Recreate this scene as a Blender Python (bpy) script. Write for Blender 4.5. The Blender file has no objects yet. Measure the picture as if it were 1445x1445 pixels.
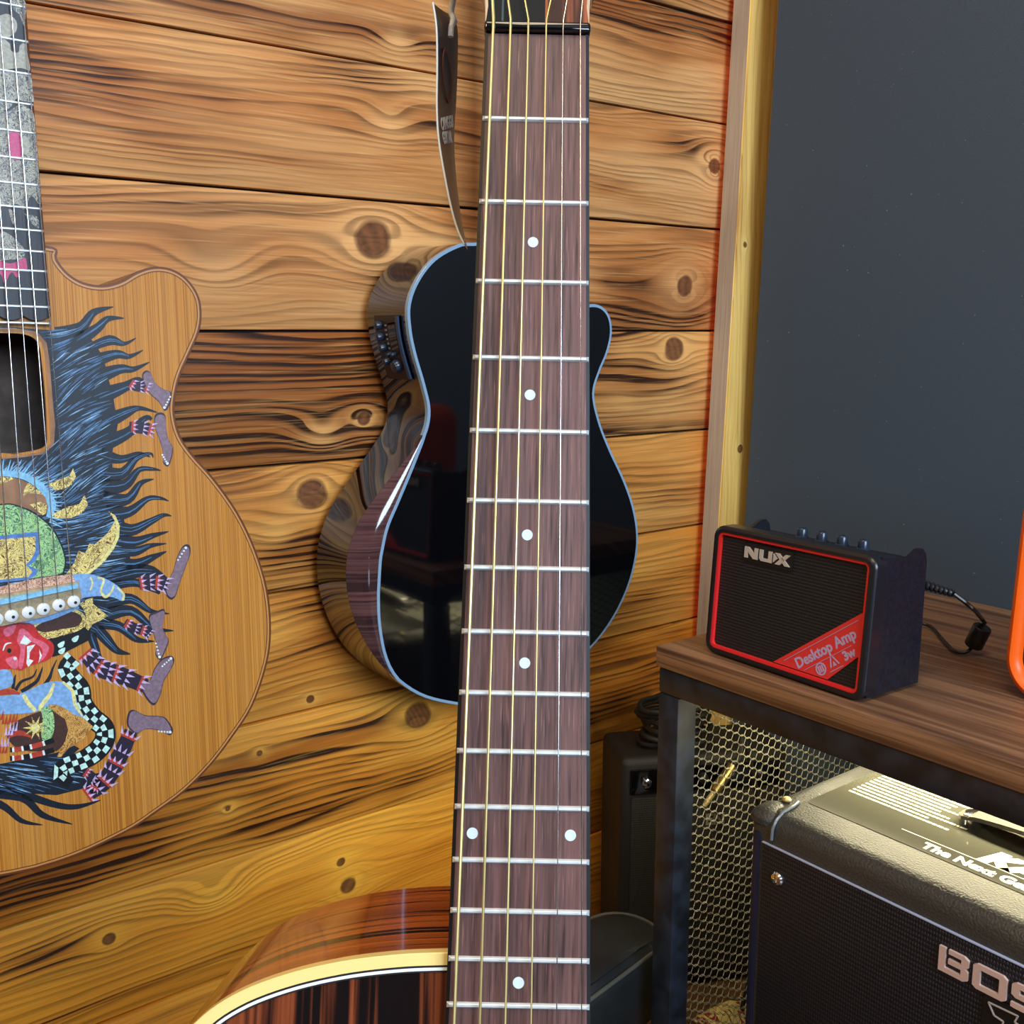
import bpy, bmesh, math, random
from math import sin, cos, tan, pi, radians, sqrt, atan2, exp
from mathutils import Vector, Matrix
random.seed(7)
S = bpy.context.scene
COL = S.collection
# ------------------------------------------------------------------ camera
FPX = 1480.0
YAW, PIT = radians(37.5), radians(9.85)
CAM = Vector((0, 0, .82))
_fh = Vector((sin(YAW), cos(YAW), 0)); CR = Vector((cos(YAW), -sin(YAW), 0)); _z = Vector((0, 0, 1))
CF = _fh * cos(PIT) - _z * sin(PIT); CU = _fh * sin(PIT) + _z * cos(PIT)
cd = bpy.data.cameras.new('camera'); cam = bpy.data.objects.new('camera', cd); COL.objects.link(cam)
cd.sensor_width = 36; cd.lens = 36 * FPX / 1445; cd.clip_start = .02; cd.clip_end = 30
m = Matrix.Identity(4)
for i in range(3):
    m[i][0] = CR[i]; m[i][1] = CU[i]; m[i][2] = -CF[i]; m[i][3] = CAM[i]
cam.matrix_world = m; S.camera = cam
# ------------------------------------------------------------------ world, big lights, exposure
W = bpy.data.worlds.new('world'); S.world = W; W.use_nodes = True
W.node_tree.nodes['Background'].inputs[0].default_value = (.55, .72, 1, 1)
W.node_tree.nodes['Background'].inputs[1].default_value = 1.0
S.view_settings.view_transform = 'Standard'; S.view_settings.look = 'None'
S.view_settings.exposure = 0.0; S.view_settings.gamma = 1.0
S.view_settings.use_curve_mapping = False
def area(name, loc, target, sx, sy, power, color, spread=180):
    d = bpy.data.lights.new(name, 'AREA'); d.shape = 'RECTANGLE'; d.size = sx; d.size_y = sy
    d.energy = power; d.color = color; d.spread = radians(spread)
    o = bpy.data.objects.new(name, d); COL.objects.link(o); o.location = loc
    o.rotation_euler = (Vector(target) - Vector(loc)).to_track_quat('-Z', 'Y').to_euler()
    return o
WIN = (-.75, .95, 1.05, 2.25)     # window opening in the rear wall x0,x1,z0,z1
area('window_daylight', (.1, -2.13, 1.65), (.1, 1, 1.3), 1.6, 1.1, 105, (.66, .82, 1.0))
area('ceiling_lamp_light', (-.2, -.2, 2.52), (-.2, -.1, 0), .9, .9, 24, (1.0, .80, .55))
area('left_ceiling_lamp_light', (-1.5, .1, 2.3), (.3, .98, .4), .5, .5, 18, (1.0, .78, .45))
# ------------------------------------------------------------------ pixel helpers: a view ray meets a real plane
def ray(px, py): return CF + CR * ((px - 722.5) / FPX) - CU * ((py - 722.5) / FPX)
def at(px, py, axis, val):
    d = ray(px, py); return CAM + d * ((val - CAM[axis]) / d[axis])
def on(px, py, P, n):
    d = ray(px, py); return CAM + d * ((P - CAM).dot(n) / d.dot(n))
def atd(px, py, dist): return CAM + ray(px, py) * dist
# ------------------------------------------------------------------ object helpers
def tag(o, label, cat, group=None):
    o['label'] = label; o['category'] = cat
    if group: o['group'] = group
    return o
def empty(name, mat=None, label=None, cat=None, group=None):
    o = bpy.data.objects.new(name, None); COL.objects.link(o); o.empty_display_size = .02
    if mat is not None: o.matrix_world = mat
    if label: tag(o, label, cat, group)
    return o
def link(name, bm, mats, parent=None, smooth=35, local=True):
    me = bpy.data.meshes.new(name)
    bmesh.ops.remove_doubles(bm, verts=bm.verts, dist=1e-7)
    bm.to_mesh(me); bm.free()
    for mt in (mats if isinstance(mats, (list, tuple)) else [mats]): me.materials.append(mt)
    if smooth:
        for p in me.polygons: p.use_smooth = True
        me.set_sharp_from_angle(angle=radians(smooth))
    o = bpy.data.objects.new(name, me); COL.objects.link(o)
    if parent is not None: o.parent = parent
    return o
def struct(name, bm, mats, parent=None, smooth=35):
    o = link(name, bm, mats, parent, smooth)
    if parent is None: o['kind'] = 'structure'
    return o
def BM(): return bmesh.new()
def box(bm, x0, x1, y0, y1, z0, z1, bev=0, seg=2, mi=0, M=None):
    vs = [bm.verts.new(Vector(p)) for p in ((x0,y0,z0),(x1,y0,z0),(x1,y1,z0),(x0,y1,z0),(x0,y0,z1),(x1,y0,z1),(x1,y1,z1),(x0,y1,z1))]
    fs = [bm.faces.new([vs[i] for i in q]) for q in ((0,3,2,1),(4,5,6,7),(0,1,5,4),(1,2,6,5),(2,3,7,6),(3,0,4,7))]
    for f in fs: f.material_index = mi
    allv = set(vs)
    if bev > 0:
        es = list({e for f in fs for e in f.edges})
        r = bmesh.ops.bevel(bm, geom=es, offset=bev, segments=seg, affect='EDGES', profile=.5)
        allv = {v for f in r['faces'] for v in f.verts} | {v for f in fs if f.is_valid for v in f.verts}
        for f in r['faces']: f.material_index = mi
    if M is not None:
        bmesh.ops.transform(bm, matrix=M, verts=[v for v in allv if v.is_valid])
def tube(bm, pts, r, seg=8, caps=True, mi=0, flat=1.0):
    pts = [Vector(p) for p in pts]; n = len(pts); rings = []
    rs = r if isinstance(r, (list, tuple)) else [r] * n
    prev = None
    for i, p in enumerate(pts):
        t = (pts[min(i+1, n-1)] - pts[max(i-1, 0)]).normalized()
        if prev is None:
            a = Vector((0, 0, 1)) if abs(t.z) < .9 else Vector((1, 0, 0))
            u = t.cross(a).normalized()
        else:
            u = (prev - t * prev.dot(t)).normalized()
        prev = u; v = t.cross(u)
        rings.append([bm.verts.new(p + (u * cos(2*pi*k/seg) + v * sin(2*pi*k/seg) * flat) * rs[i]) for k in range(seg)])
    for a, b in zip(rings, rings[1:]):
        for k in range(seg):
            f = bm.faces.new((a[k], a[(k+1) % seg], b[(k+1) % seg], b[k])); f.material_index = mi
    if caps:
        f = bm.faces.new(rings[0][::-1]); f.material_index = mi
        f = bm.faces.new(rings[-1]); f.material_index = mi
def spline(pts, sub=8, closed=False):
    pts = [Vector(p) for p in pts]; n = len(pts); out = []
    rng = n if closed else n - 1
    for i in range(rng):
        if closed: p0, p1, p2, p3 = pts[(i-1) % n], pts[i], pts[(i+1) % n], pts[(i+2) % n]
        else: p0, p1, p2, p3 = pts[max(i-1, 0)], pts[i], pts[i+1], pts[min(i+2, n-1)]
        for k in range(sub):
            t = k / sub
            out.append(.5 * ((2*p1) + (p2-p0)*t + (2*p0-5*p1+4*p2-p3)*t*t + (3*p1-p0-3*p2+p3)*t**3))
    if not closed: out.append(pts[-1])
    return out
def poly(bm, pts, mi=0):
    f = bm.faces.new([bm.verts.new(p) for p in pts]); f.material_index = mi; return f
def prism(bm, pts, z0, z1, mi=0, M=None, top_mi=None):
    """closed outline of (x,y), extruded z0..z1"""
    a = [bm.verts.new((p[0], p[1], z0)) for p in pts]; b = [bm.verts.new((p[0], p[1], z1)) for p in pts]
    area2 = sum(pts[i][0]*pts[(i+1) % len(pts)][1] - pts[(i+1) % len(pts)][0]*pts[i][1] for i in range(len(pts)))
    n = len(pts); fs = []
    for i in range(n):
        j = (i+1) % n
        fs.append(bm.faces.new((a[i], a[j], b[j], b[i]) if area2 > 0 else (a[j], a[i], b[i], b[j])))
    fs.append(bm.faces.new(a[::-1] if area2 > 0 else a)); fs.append(bm.faces.new(b if area2 > 0 else b[::-1]))
    for f in fs: f.material_index = mi
    if top_mi is not None: fs[-1].material_index = top_mi
    if M is not None: bmesh.ops.transform(bm, matrix=M, verts=a + b)
def disc(bm, c, r, z0, z1, seg=24, mi=0, M=None):
    prism(bm, [(c[0] + r*cos(2*pi*k/seg), c[1] + r*sin(2*pi*k/seg)) for k in range(seg)], z0, z1, mi, M)
def rrect(x0, x1, y0, y1, r, seg=6):
    out = []
    for cx, cy, a0 in ((x1-r, y1-r, 0), (x0+r, y1-r, 90), (x0+r, y0+r, 180), (x1-r, y0+r, 270)):
        for k in range(seg+1):
            a = radians(a0 + 90*k/seg); out.append((cx + r*cos(a), cy + r*sin(a)))
    return out
def ringprism(bm, outer, inner, z0, z1, mi=0, M=None):
    n = len(outer)
    L = [[bm.verts.new((p[0], p[1], z)) for p in o] for o, z in ((outer, z0), (outer, z1), (inner, z1), (inner, z0))]
    for q in range(4):
        A, B = L[q], L[(q+1) % 4]
        for i in range(n):
            j = (i+1) % n; f = bm.faces.new((A[i], A[j], B[j], B[i])); f.material_index = mi
    if M is not None: bmesh.ops.transform(bm, matrix=M, verts=[v for l in L for v in l])
def lathe(bm, prof, M=None, seg=24, mi=0):
    """profile of (r,z) revolved about z"""
    rings = [[bm.verts.new((r*cos(2*pi*k/seg), r*sin(2*pi*k/seg), z)) for k in range(seg)] for r, z in prof]
    for a, b in zip(rings, rings[1:]):
        for k in range(seg):
            f = bm.faces.new((a[k], a[(k+1) % seg], b[(k+1) % seg], b[k])); f.material_index = mi
    for rg in (rings[0][::-1], rings[-1]):
        try: f = bm.faces.new(rg); f.material_index = mi
        except ValueError: pass
    if M is not None: bmesh.ops.transform(bm, matrix=M, verts=[v for r in rings for v in r])
def frame(o, x, y, z):
    M = Matrix.Identity(4)
    for i in range(3): M[i][0] = x[i]; M[i][1] = y[i]; M[i][2] = z[i]; M[i][3] = o[i]
    return M
def text(name, body, M, size, mat, parent=None, ext=.0003, bold=0, shear=0, align='CENTER', sx=1, space=1):
    """M: local matrix of the lettering plane (x right, y up, z out)"""
    c = bpy.data.curves.new(name, 'FONT'); c.body = body; c.size = size; c.extrude = ext
    c.offset = bold; c.shear = shear; c.align_x = align; c.align_y = 'CENTER'; c.resolution_u = 3; c.space_character = space
    t = bpy.data.objects.new('tmp', c); COL.objects.link(t)
    bpy.context.view_layer.update()
    me = bpy.data.meshes.new_from_object(t.evaluated_get(bpy.context.evaluated_depsgraph_get()))
    bpy.data.objects.remove(t)
    me.transform(M @ Matrix.Diagonal((sx, 1, 1, 1))); me.materials.clear(); me.materials.append(mat); me.name = name
    o = bpy.data.objects.new(name, me); COL.objects.link(o)
    if parent is not None: o.parent = parent
    return o
# ------------------------------------------------------------------ shader helpers
class V:
    """wraps a node socket so shader maths reads like maths"""
    def __init__(s, nt, sock): s.nt, s.s = nt, sock
    def _m(s, op, *a):
        n = s.nt.nodes.new('ShaderNodeMath'); n.operation = op
        for i, q in enumerate((s,) + a):
            if isinstance(q, V): s.nt.links.new(q.s, n.inputs[i])
            else: n.inputs[i].default_value = q
        return V(s.nt, n.outputs[0])
    def __add__(s, o): return s._m('ADD', o)
    __radd__ = __add__
    def __sub__(s, o): return s._m('SUBTRACT', o)
    def __rsub__(s, o): return (s * -1) + o
    def __mul__(s, o): return s._m('MULTIPLY', o)
    __rmul__ = __mul__
    def __truediv__(s, o): return s._m('DIVIDE', o)
    def fract(s): return s._m('FRACT')
    def exp(s): return s._m('EXPONENT')
    def sqrt(s): return s._m('SQRT')
    def sin(s): return s._m('SINE')
    def abs(s): return s._m('ABSOLUTE')
    def max(s, o): return s._m('MAXIMUM', o)
    def min(s, o): return s._m('MINIMUM', o)
    def clamp(s): return s._m('MULTIPLY_ADD', 1.0, 0.0).max(0).min(1)
    def step(s, a, b):
        n = s.nt.nodes.new('ShaderNodeMapRange'); n.interpolation_type = 'SMOOTHSTEP'
        s.nt.links.new(s.s, n.inputs[0]); n.inputs[1].default_value = a; n.inputs[2].default_value = b
        return V(s.nt, n.outputs[0])
class Mat:
    def __init__(s, name):
        s.m = bpy.data.materials.new(name); s.m.use_nodes = True; s.nt = s.m.node_tree
        s.p = s.nt.nodes['Principled BSDF']
        s.tc = s.nt.nodes.new('ShaderNodeTexCoord')
        x = s.nt.nodes.new('ShaderNodeSeparateXYZ'); s.nt.links.new(s.tc.outputs['Object'], x.inputs[0])
        s.x, s.y, s.z = (V(s.nt, x.outputs[i]) for i in range(3))
    def vec(s, a, b, c):
        n = s.nt.nodes.new('ShaderNodeCombineXYZ')
        for i, q in enumerate((a, b, c)):
            if isinstance(q, V): s.nt.links.new(q.s, n.inputs[i])
            else: n.inputs[i].default_value = q
        return n.outputs[0]
    def noise(s, a, b, c, scale=1, detail=2, rough=.5, dist=0):
        n = s.nt.nodes.new('ShaderNodeTexNoise'); s.nt.links.new(s.vec(a, b, c), n.inputs['Vector'])
        n.inputs['Scale'].default_value = scale; n.inputs['Detail'].default_value = detail
        n.inputs['Roughness'].default_value = rough; n.inputs['Distortion'].default_value = dist
        return V(s.nt, n.outputs[0])
    def voro(s, a, b, c, scale=1, feature='F1'):
        n = s.nt.nodes.new('ShaderNodeTexVoronoi'); n.feature = feature; s.nt.links.new(s.vec(a, b, c), n.inputs['Vector'])
        n.inputs['Scale'].default_value = scale; return V(s.nt, n.outputs[0])
    def mix(s, f, a, b):
        n = s.nt.nodes.new('ShaderNodeMix'); n.data_type = 'RGBA'
        for q, k in ((f, 0), (a, 6), (b, 7)):
            if isinstance(q, V): s.nt.links.new(q.s, n.inputs[k])
            elif hasattr(q, 'links'): s.nt.links.new(q, n.inputs[k])
            elif k == 0: n.inputs[0].default_value = q
            else: n.inputs[k].default_value = (*lin(q), 1)
        return n.outputs[2]
    def color(s, c):
        if hasattr(c, 'links'): s.nt.links.new(c, s.p.inputs['Base Color'])
        else: s.p.inputs['Base Color'].default_value = (*lin(c), 1)
    def set(s, **k):
        for a, b in k.items():
            i = s.p.inputs[{'rough': 'Roughness', 'metal': 'Metallic', 'coat': 'Coat Weight', 'coat_rough': 'Coat Roughness', 'spec': 'Specular IOR Level', 'emit': 'Emission Strength', 'alpha': 'Alpha'}[a]]
            if isinstance(b, V): s.nt.links.new(b.s, i)
            else: i.default_value = b
        return s
    def bump(s, h, strength=.3, dist=.001):
        n = s.nt.nodes.new('ShaderNodeBump'); n.inputs['Strength'].default_value = strength; n.inputs['Distance'].default_value = dist
        s.nt.links.new(h.s, n.inputs['Height']); s.nt.links.new(n.outputs[0], s.p.inputs['Normal'])
def lin(c):
    """colours are written as display 0-255 values"""
    return tuple(((v/255+.055)/1.055)**2.4 if v > 10 else v/255/12.92 for v in c[:3])
def plain(name, c, rough=.5, metal=0, noise=0, scale=60, bump=0, spec=.5, coat=0):
    k = Mat(name); k.set(rough=rough, metal=metal, spec=spec, coat=coat)
    n = k.noise(k.x, k.y, k.z, scale, 3)
    d = tuple(v*(1-noise) for v in c); e = tuple(min(255, v*(1+noise)) for v in c)
    k.color(k.mix(n.step(.3, .7), d, e) if noise else c)
    if bump: k.bump(n, bump, .0008)
    return k.m
def wood(name, al, ac, seed, light, mid, dark, freq=75, knots=(), burns=(), burn=.3, rough=.36, warp=.012, tone=0, line=.85, oz=0, spec=.5, contrast=1.0):
    """planks: al/ac are the axes along and across the grain; knots (along, across, radius, strength, core), burns (along, across, ra, rc, amount)"""
    k = Mat(name); ax = dict(x=k.x, y=k.y, z=k.z)
    a, c = ax[al], ax[ac]
    third = [ax[q] for q in 'xyz' if q not in (al, ac)][0]
    sd = third * .6 + seed
    low = k.noise(a*1.6, c*5, sd, 1, 2)
    med = k.noise(a*7, c*22, sd, 1, 2)
    psi = c + (low - .5) * (warp*5) + (med - .5) * (warp*.9)
    core = None; halo = None; rim = None
    for i, (ka, kc, kr, ks, kcore) in enumerate(knots):
        da = (a - ka) + (med - .5)*kr*.7; dc = c - kc + (low - .5)*kr*.5
        d2 = (da*da*.45 + dc*dc) / (kr*kr)
        psi = (psi - (dc * ks) / (d2 + .25)) if kcore > 0 else (psi + (d2 * -.55).exp() * (ks * kr * 1.3))
        g = (d2 * -1.1).exp()
        halo = g if halo is None else halo.max(g)
        if kcore > 0:
            dd = (da*da*.9 + dc*dc*1.05) / (kr*kr*kcore*kcore)
            cc = 1 - dd.step(.75, 1.15)
            core = cc if core is None else core.max(cc)
            rm = dd.step(.55, 1.0) * (1 - dd.step(1.05, 1.5)); rim = rm if rim is None else rim.max(rm)
    wob = k.noise(psi*22, a*1.2, sd, 1, 2)
    fine = k.noise(psi*170, a*1.1, sd, 1, 1)
    r = psi*freq*1.55 + wob*6.0
    fr = r.fract()
    edge = fr.step(.30, .86) * (1 - fr.step(.90, 1.0))
    lw = k.noise(psi*30, a*2.5, sd+3, 1, 2)
    linem = (edge * (lw.step(.30, .60)*.8 + .2)).max(fine.step(.56, .74)*.62) * line
    fib = k.noise(a*12, c*520, sd, 1, 3)
    patch = k.noise(a*2.2, c*9, sd+7, 1, 3, .55)
    b = (patch + (med-.5)*.25).step(.62-burn*.45, .92-burn*.45)
    for (ba, bc, ra, rc, amt) in burns:
        da = (a - ba)/ra; dc = (c - bc)/rc
        g = ((da*da + dc*dc) * -1.0 + (med-.5)*1.6).exp()
        b = b + g * amt
    if halo is not None: b = b * (1 - halo*.75)
    b = b.clamp()
    f = (linem * (b*.95 + .55) + b*b*.46*(edge*.7+.3) + (patch.step(.50, .75))*.16).clamp() * contrast
    base = k.mix((patch.step(.30, .66)*.75 + fib*.35 - .05).clamp(), light, mid)
    sc_ = tuple(mid[q]*(.74, .60, .50)[q] for q in range(3))
    base = k.mix((b*.62 + (low.step(.5, .75))*.22).clamp(), base, sc_)
    if halo is not None: base = k.mix((halo*.55), base, tuple(min(255, v*1.07+6) for v in light))
    colr = k.mix(f.clamp(), base, dark)
    colr = k.mix((fib.step(.52, .80))*.34, colr, tuple(v*.6 for v in mid)); colr = k.mix((1-fib.step(.26, .46))*.22, colr, tuple(min(255, v*1.12+10) for v in light))
    if core is not None:
        cn = (k.noise(a*160, c*160, sd, 1, 2) + ((a*a*0+psi*0+d2.sqrt()*14).sin())*.25)
        colr = k.mix(rim*.55, colr, dark)
        colr = k.mix(core*.9, colr, k.mix(cn, (64, 30, 20), (122, 70, 42)))
    k.color(colr); k.set(rough=rough, spec=spec)
    k.bump(1 - f*.8 - fib*.2, .35, .0012)
    return k.m
# ------------------------------------------------------------------ materials
M_ = {}
M_['wall_paint'] = plain('red_paint', (178, 20, 62), .6, noise=.08)
M_['room_paint'] = plain('dark_room_paint', (84, 82, 80), .8, noise=.05)
M_['ceiling'] = plain('ceiling_paint', (150, 146, 140), .9)
M_['floor'] = wood('floor_boards', 'y', 'x', 4, (120, 90, 62), (96, 68, 44), (60, 40, 26), 60)
def panel_mat():
    k = Mat('slate_panel_paint'); n = k.noise(k.y, k.z, k.x, 900, 2); sp = k.noise(k.y, k.z, k.x, 260, 1)
    k.color(k.mix(sp.step(.79, .82)*.5, k.mix(n, (58, 72, 88), (68, 83, 100)), (150, 160, 170))); k.set(rough=.62, spec=.35)
    k.bump(n, .25, .0006); return k.m
M_['panel'] = panel_mat()
M_['black_gloss'] = plain('black_gloss_lacquer', (6, 7, 10), .06, spec=.6, coat=.3)
M_['black_side'] = plain('black_gloss_side_lacquer', (9, 9, 11), .05, spec=.9, coat=.6)
M_['black_plastic'] = plain('black_plastic', (20, 21, 24), .38, noise=.1)
M_['black_matte'] = plain('black_matte', (12, 12, 13), .65)
M_['black_metal'] = plain('black_painted_steel', (26, 32, 42), .42, noise=.35, scale=45, bump=.3)
M_['nickel'] = plain('nickel_fret_wire', (225, 236, 242), .38, .55)
M_['chrome'] = plain('chrome', (220, 220, 222), .15, 1)
M_['bronze'] = plain('bronze_wound_string', (206, 190, 128), .4, .7)
M_['steel'] = plain('plain_steel_string', (225, 225, 228), .2, 1)
M_['white_plastic'] = plain('white_plastic', (225, 235, 240), .3)
M_['cream'] = plain('cream_binding', (238, 214, 140), .25, coat=.5)
M_['blue_white'] = plain('pale_binding', (128, 160, 190), .2, coat=.4)
M_['pearl'] = plain('pearl_dot', (205, 222, 235), .25, spec=.7)
M_['red'] = plain('red_plastic', (226, 42, 44), .35)
M_['red_label'] = plain('red_label', (214, 52, 52), .4)
M_['label_grey'] = plain('label_grey_lettering', (176, 160, 200), .4)
M_['silver_letter'] = plain('silver_lettering', (214, 208, 204), .3, .4)
M_['orange'] = plain('orange_plastic', (255, 104, 14), .38)
M_['white_ink'] = plain('white_ink', (240, 238, 225), .5)
def rosewood(name, l, d, sc=1.0):
    k = Mat(name); a = k.noise(k.x*70*sc, k.y*3, k.z*10, 1, 2); b = k.noise(k.x*700, k.y*26, k.z*30, 1, 3); c = k.noise(k.x*1600, k.y*50, k.z, 1, 1)
    f = (a*.55 + b*.6 - .1)
    colr = k.mix(f.step(.25, .75), d, l); colr = k.mix(c.step(.62, .75)*.5, colr, tuple(min(255, v*1.35) for v in l)); colr = k.mix((1-b.step(.3, .42))*.6, colr, (34, 22, 20))
    k.color(colr); k.set(rough=.42, spec=.45); k.bump(b, .2, .0003); return k.m
M_['rosewood'] = rosewood('rosewood_fretboard', (116, 82, 78), (58, 38, 37))
M_['ebony_board'] = rosewood('ebony_fretboard', (44, 48, 60), (26, 28, 36))
def stripes(name, l1, l2, d, sc, axis='x', gloss=.12, along=1.2, bias=0):
    k = Mat(name); a = dict(x=k.x, y=k.y, z=k.z)[axis]
    o = k.y if axis == 'x' else k.x
    w = k.noise(a*sc, o*along, .3, 1, 3, .6); f = k.noise(a*sc*9, o*9, .3, 1, 3); g = k.noise(a*sc*.4, o*2, 5., 1, 2)
    base = k.mix(f.step(.3, .7), l1, l2)
    colr = k.mix((w + (f-.5)*.18 - bias).step(.47, .56), base, d)
    k.color(k.mix(g.step(.4, .7)*.4, colr, d)); k.set(rough=gloss, coat=.6, coat_rough=.05, spec=.5); return k.m
M_['macassar'] = stripes('striped_ebony_top', (138, 70, 40), (84, 42, 28), (20, 15, 16), 52)
M_['macassar_side'] = stripes('striped_ebony_side', (186, 100, 40), (150, 76, 28), (34, 20, 14), 75, 'z', .1, 2, .045)
M_['mahogany'] = stripes('mahogany_neck', (112, 60, 38), (90, 46, 30), (60, 32, 22), 60)
M_['bevel_wood'] = stripes('dark_purple_rosewood_bevel', (96, 66, 66), (70, 44, 46), (50, 34, 38), 60, 'y', .1)
def laminate():
    k = Mat('walnut_laminate'); c = k.x + k.z*1.3
    a = k.noise(c*95, k.y*3.2, .3, 1, 3, .6); b = k.noise(c*420, k.y*9, .3, 1, 3); g = k.noise(c*22, k.y*1.6, 3., 1, 2)
    colr = k.mix(a.step(.34, .66), (92, 66, 50), (156, 120, 90)); colr = k.mix(b.step(.52, .72)*.55, colr, (64, 44, 32)); colr = k.mix(g.step(.35, .7)*.35, colr, (112, 78, 54))
    k.color(colr); k.set(rough=.42, spec=.4); k.bump(b, .25, .0004); return k.m
M_['laminate'] = laminate()
M_['grey_laminate'] = wood('grey_laminate_edge', 'z', 'y', 3, (200, 184, 168), (172, 156, 140), (120, 104, 90), 320, burn=0, line=.6, warp=.003, rough=.5)
def spruce():
    k = Mat('aged_cedar_top'); a = k.noise(k.x*1300, k.y*1.6, .2, 1, 1); b = k.noise(k.x*60, k.y*3, 4., 1, 2); c = k.noise(k.x*500, k.y*70, 4., 1, 2)
    base = k.mix(a.step(.3, .7), (204, 142, 58), (164, 104, 34)); base = k.mix(b.step(.4, .8)*.3, base, (210, 160, 88)); base = k.mix(c.step(.55, .8)*.15, base, (120, 72, 24))
    k.color(base); k.set(rough=.4, spec=.4); return k.m
M_['spruce'] = spruce()
M_['rim_wood'] = plain('routed_rim_wood', (150, 112, 84), .6, noise=.12)
M_['brown_binding'] = plain('brown_binding', (104, 60, 34), .3)
M_['tan_binding'] = plain('tan_binding', (196, 140, 82), .3)
M_['guitar_inside'] = plain('bare_inside_wood', (92, 78, 70), .8, noise=.15)
# ------------------------------------------------------------------ the room shell
XR, YL = 1.165, .98
bm = BM(); box(bm, -2.2, XR+.1, -2.3, YL+.1, -.08, 0); struct('floor', bm, M_['floor'])
bm = BM(); box(bm, -2.2, XR+.1, -2.3, YL+.1, 2.6, 2.68); struct('ceiling', bm, M_['ceiling'])
# plank wall: red painted backing with individual boards, each board its own grain
Zb = [-.12, .0135, .151, .281, .4200, .5535, .6857, .8188, .9525, 1.087, 1.2135, 1.348, 1.48]
L0, M0, D0 = (232, 178, 116), (194, 120, 58), (50, 24, 13)
def K(px, py, rpx, s=.5, core=.6):
    p = at(px, py, 1, YL); d = (p - CAM).dot(CF); return (p.x, p.z, rpx / FPX * d, s, core)
def Bn(px, py, rx, rz, amt):
    p = at(px, py, 1, YL); return (p.x, p.z, rx, rz, amt)
PL = {
 0: dict(burn=.35),
 1: dict(burn=.18, knots=[K(10, 1437, 14, .8, .5), K(330, 1395, 10, .5, 0)], burns=[Bn(250, 1425, .05, .006, .5)]),
 2: dict(burn=.18, knots=[K(155, 1325, 17, .9, .5), K(491, 1250, 24, 1.0, .45), K(480, 1217, 15, .6, .4), K(300, 1268, 26, 1.1, 0)], burns=[Bn(60, 1352, .05, .014, .8), Bn(180, 1400, .16, .003, .7)]),
 3: dict(burn=.36, knots=[K(590, 1008, 30, .9, .6), K(365, 1062, 10, .6, .4), K(320, 1140, 12, .5, .3)], burns=[Bn(480, 1040, .12, .013, .9), Bn(300, 1095, .14, .01, .7), Bn(850, 960, .1, .02, .5), Bn(40, 1262, .16, .01, .8)]),
 4: dict(burn=.2, freq=62, knots=[K(437, 987, 10, .5, .55), K(360, 900, 40, .4, 0)], burns=[Bn(470, 880, .05, .03, .5), Bn(880, 860, .1, .012, .6)]),
 5: dict(burn=.3, knots=[K(440, 697, 28, .85, .72), K(390, 752, 20, .5, 0)], burns=[Bn(440, 775, .06, .018, 1.2), Bn(400, 830, .12, .006, .7), Bn(950, 700, .08, .015, .4)]),
 6: dict(burn=.72, freq=60, knots=[K(513, 590, 17, .8, .55), K(455, 612, 22, .9, 0), K(948, 492, 26, .8, .62), K(560, 600, 20, .5, 0)], burns=[Bn(300, 500, .12, .035, .9), Bn(380, 560, .12, .02, .8), Bn(500, 625, .05, .01, .7), Bn(280, 590, .1, .012, .7)]),
 7: dict(burn=.22, freq=66, knots=[K(528, 342, 40, .9, .62), K(966, 405, 30, 1.0, .45), K(310, 380, 34, .8, 0)], burns=[Bn(560, 395, .05, .012, 1.0), Bn(880, 395, .06, .014, 1.0), Bn(985, 440, .03, .02, .5), Bn(300, 290, .2, .008, .35)]),
 8: dict(burn=.28, freq=78, knots=[K(830, 105, 30, .9, .0), K(1008, 235, 28, 1.0, .35), K(550, 175, 22, .7, 0)], burns=[Bn(490, 105, .07, .016, .9), Bn(430, 230, .1, .006, .5), Bn(900, 100, .1, .008, .8), Bn(970, 210, .06, .018, .4)]),
 9: dict(burn=.45, knots=[K(560, 60, 18, .7, 0)], burns=[Bn(330, 10, .12, .01, .8), Bn(560, 50, .1, .01, .8), Bn(880, 25, .1, .012, .8)]),
 10: dict(burn=.4),
}
bm = BM(); box(bm, -2.2, 1.1, YL+.008, YL+.1, 0, 2.6, mi=1); box(bm, 1.1, XR+.1, YL+.008, YL+.1, 0, 2.6, mi=0)
pm = [M_['wall_paint'], plain('dark_gap_backing', (36, 30, 28), .9)]
generic = wood('burnt_pine_board_plain', 'x', 'z', 55., L0, M0, D0, 70, burn=.4)
pm.append(generic)
gaps = {7: .0018, 6: .0018, 5: .002, 4: .0016}
for i, (a, b) in enumerate(zip(Zb, Zb[1:])):
    mi = 2
    if i in PL:
        kw = dict(freq=74); kw.update(PL[i])
        sat = min(1, max(0, (i-2)/5))      # warm glow low on the wall painted in: lower boards coloured yellower
        la = tuple(L0[q]*sat + (246, 172, 58)[q]*(1-sat) for q in range(3)); mb = tuple(M0[q]*sat + (208, 122, 26)[q]*(1-sat) for q in range(3))
        pm.append(wood('burnt_pine_board', 'x', 'z', 11.3*i, la, mb, D0, **kw)); mi = len(pm) - 1
    dy = random.uniform(-.0025, .0012)
    box(bm, -2.2, 1.155 if i % 2 else 1.15, YL+dy, YL+.012, max(a, .0)+.0012, b-.0012, .0016, 2, mi)
z = Zb[-1]
while z < 2.58:
    b = min(z+.134, 2.6); box(bm, -2.2, 1.15, YL, YL+.012, z+.0012, b-.0012, .0016, 2, 2); z += .134
struct('wall_left', bm, pm, smooth=30)
bm = BM(); box(bm, XR, XR+.1, -2.3, YL+.1, 0, 2.6); struct('wall_right', bm, M_['wall_paint'])
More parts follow.
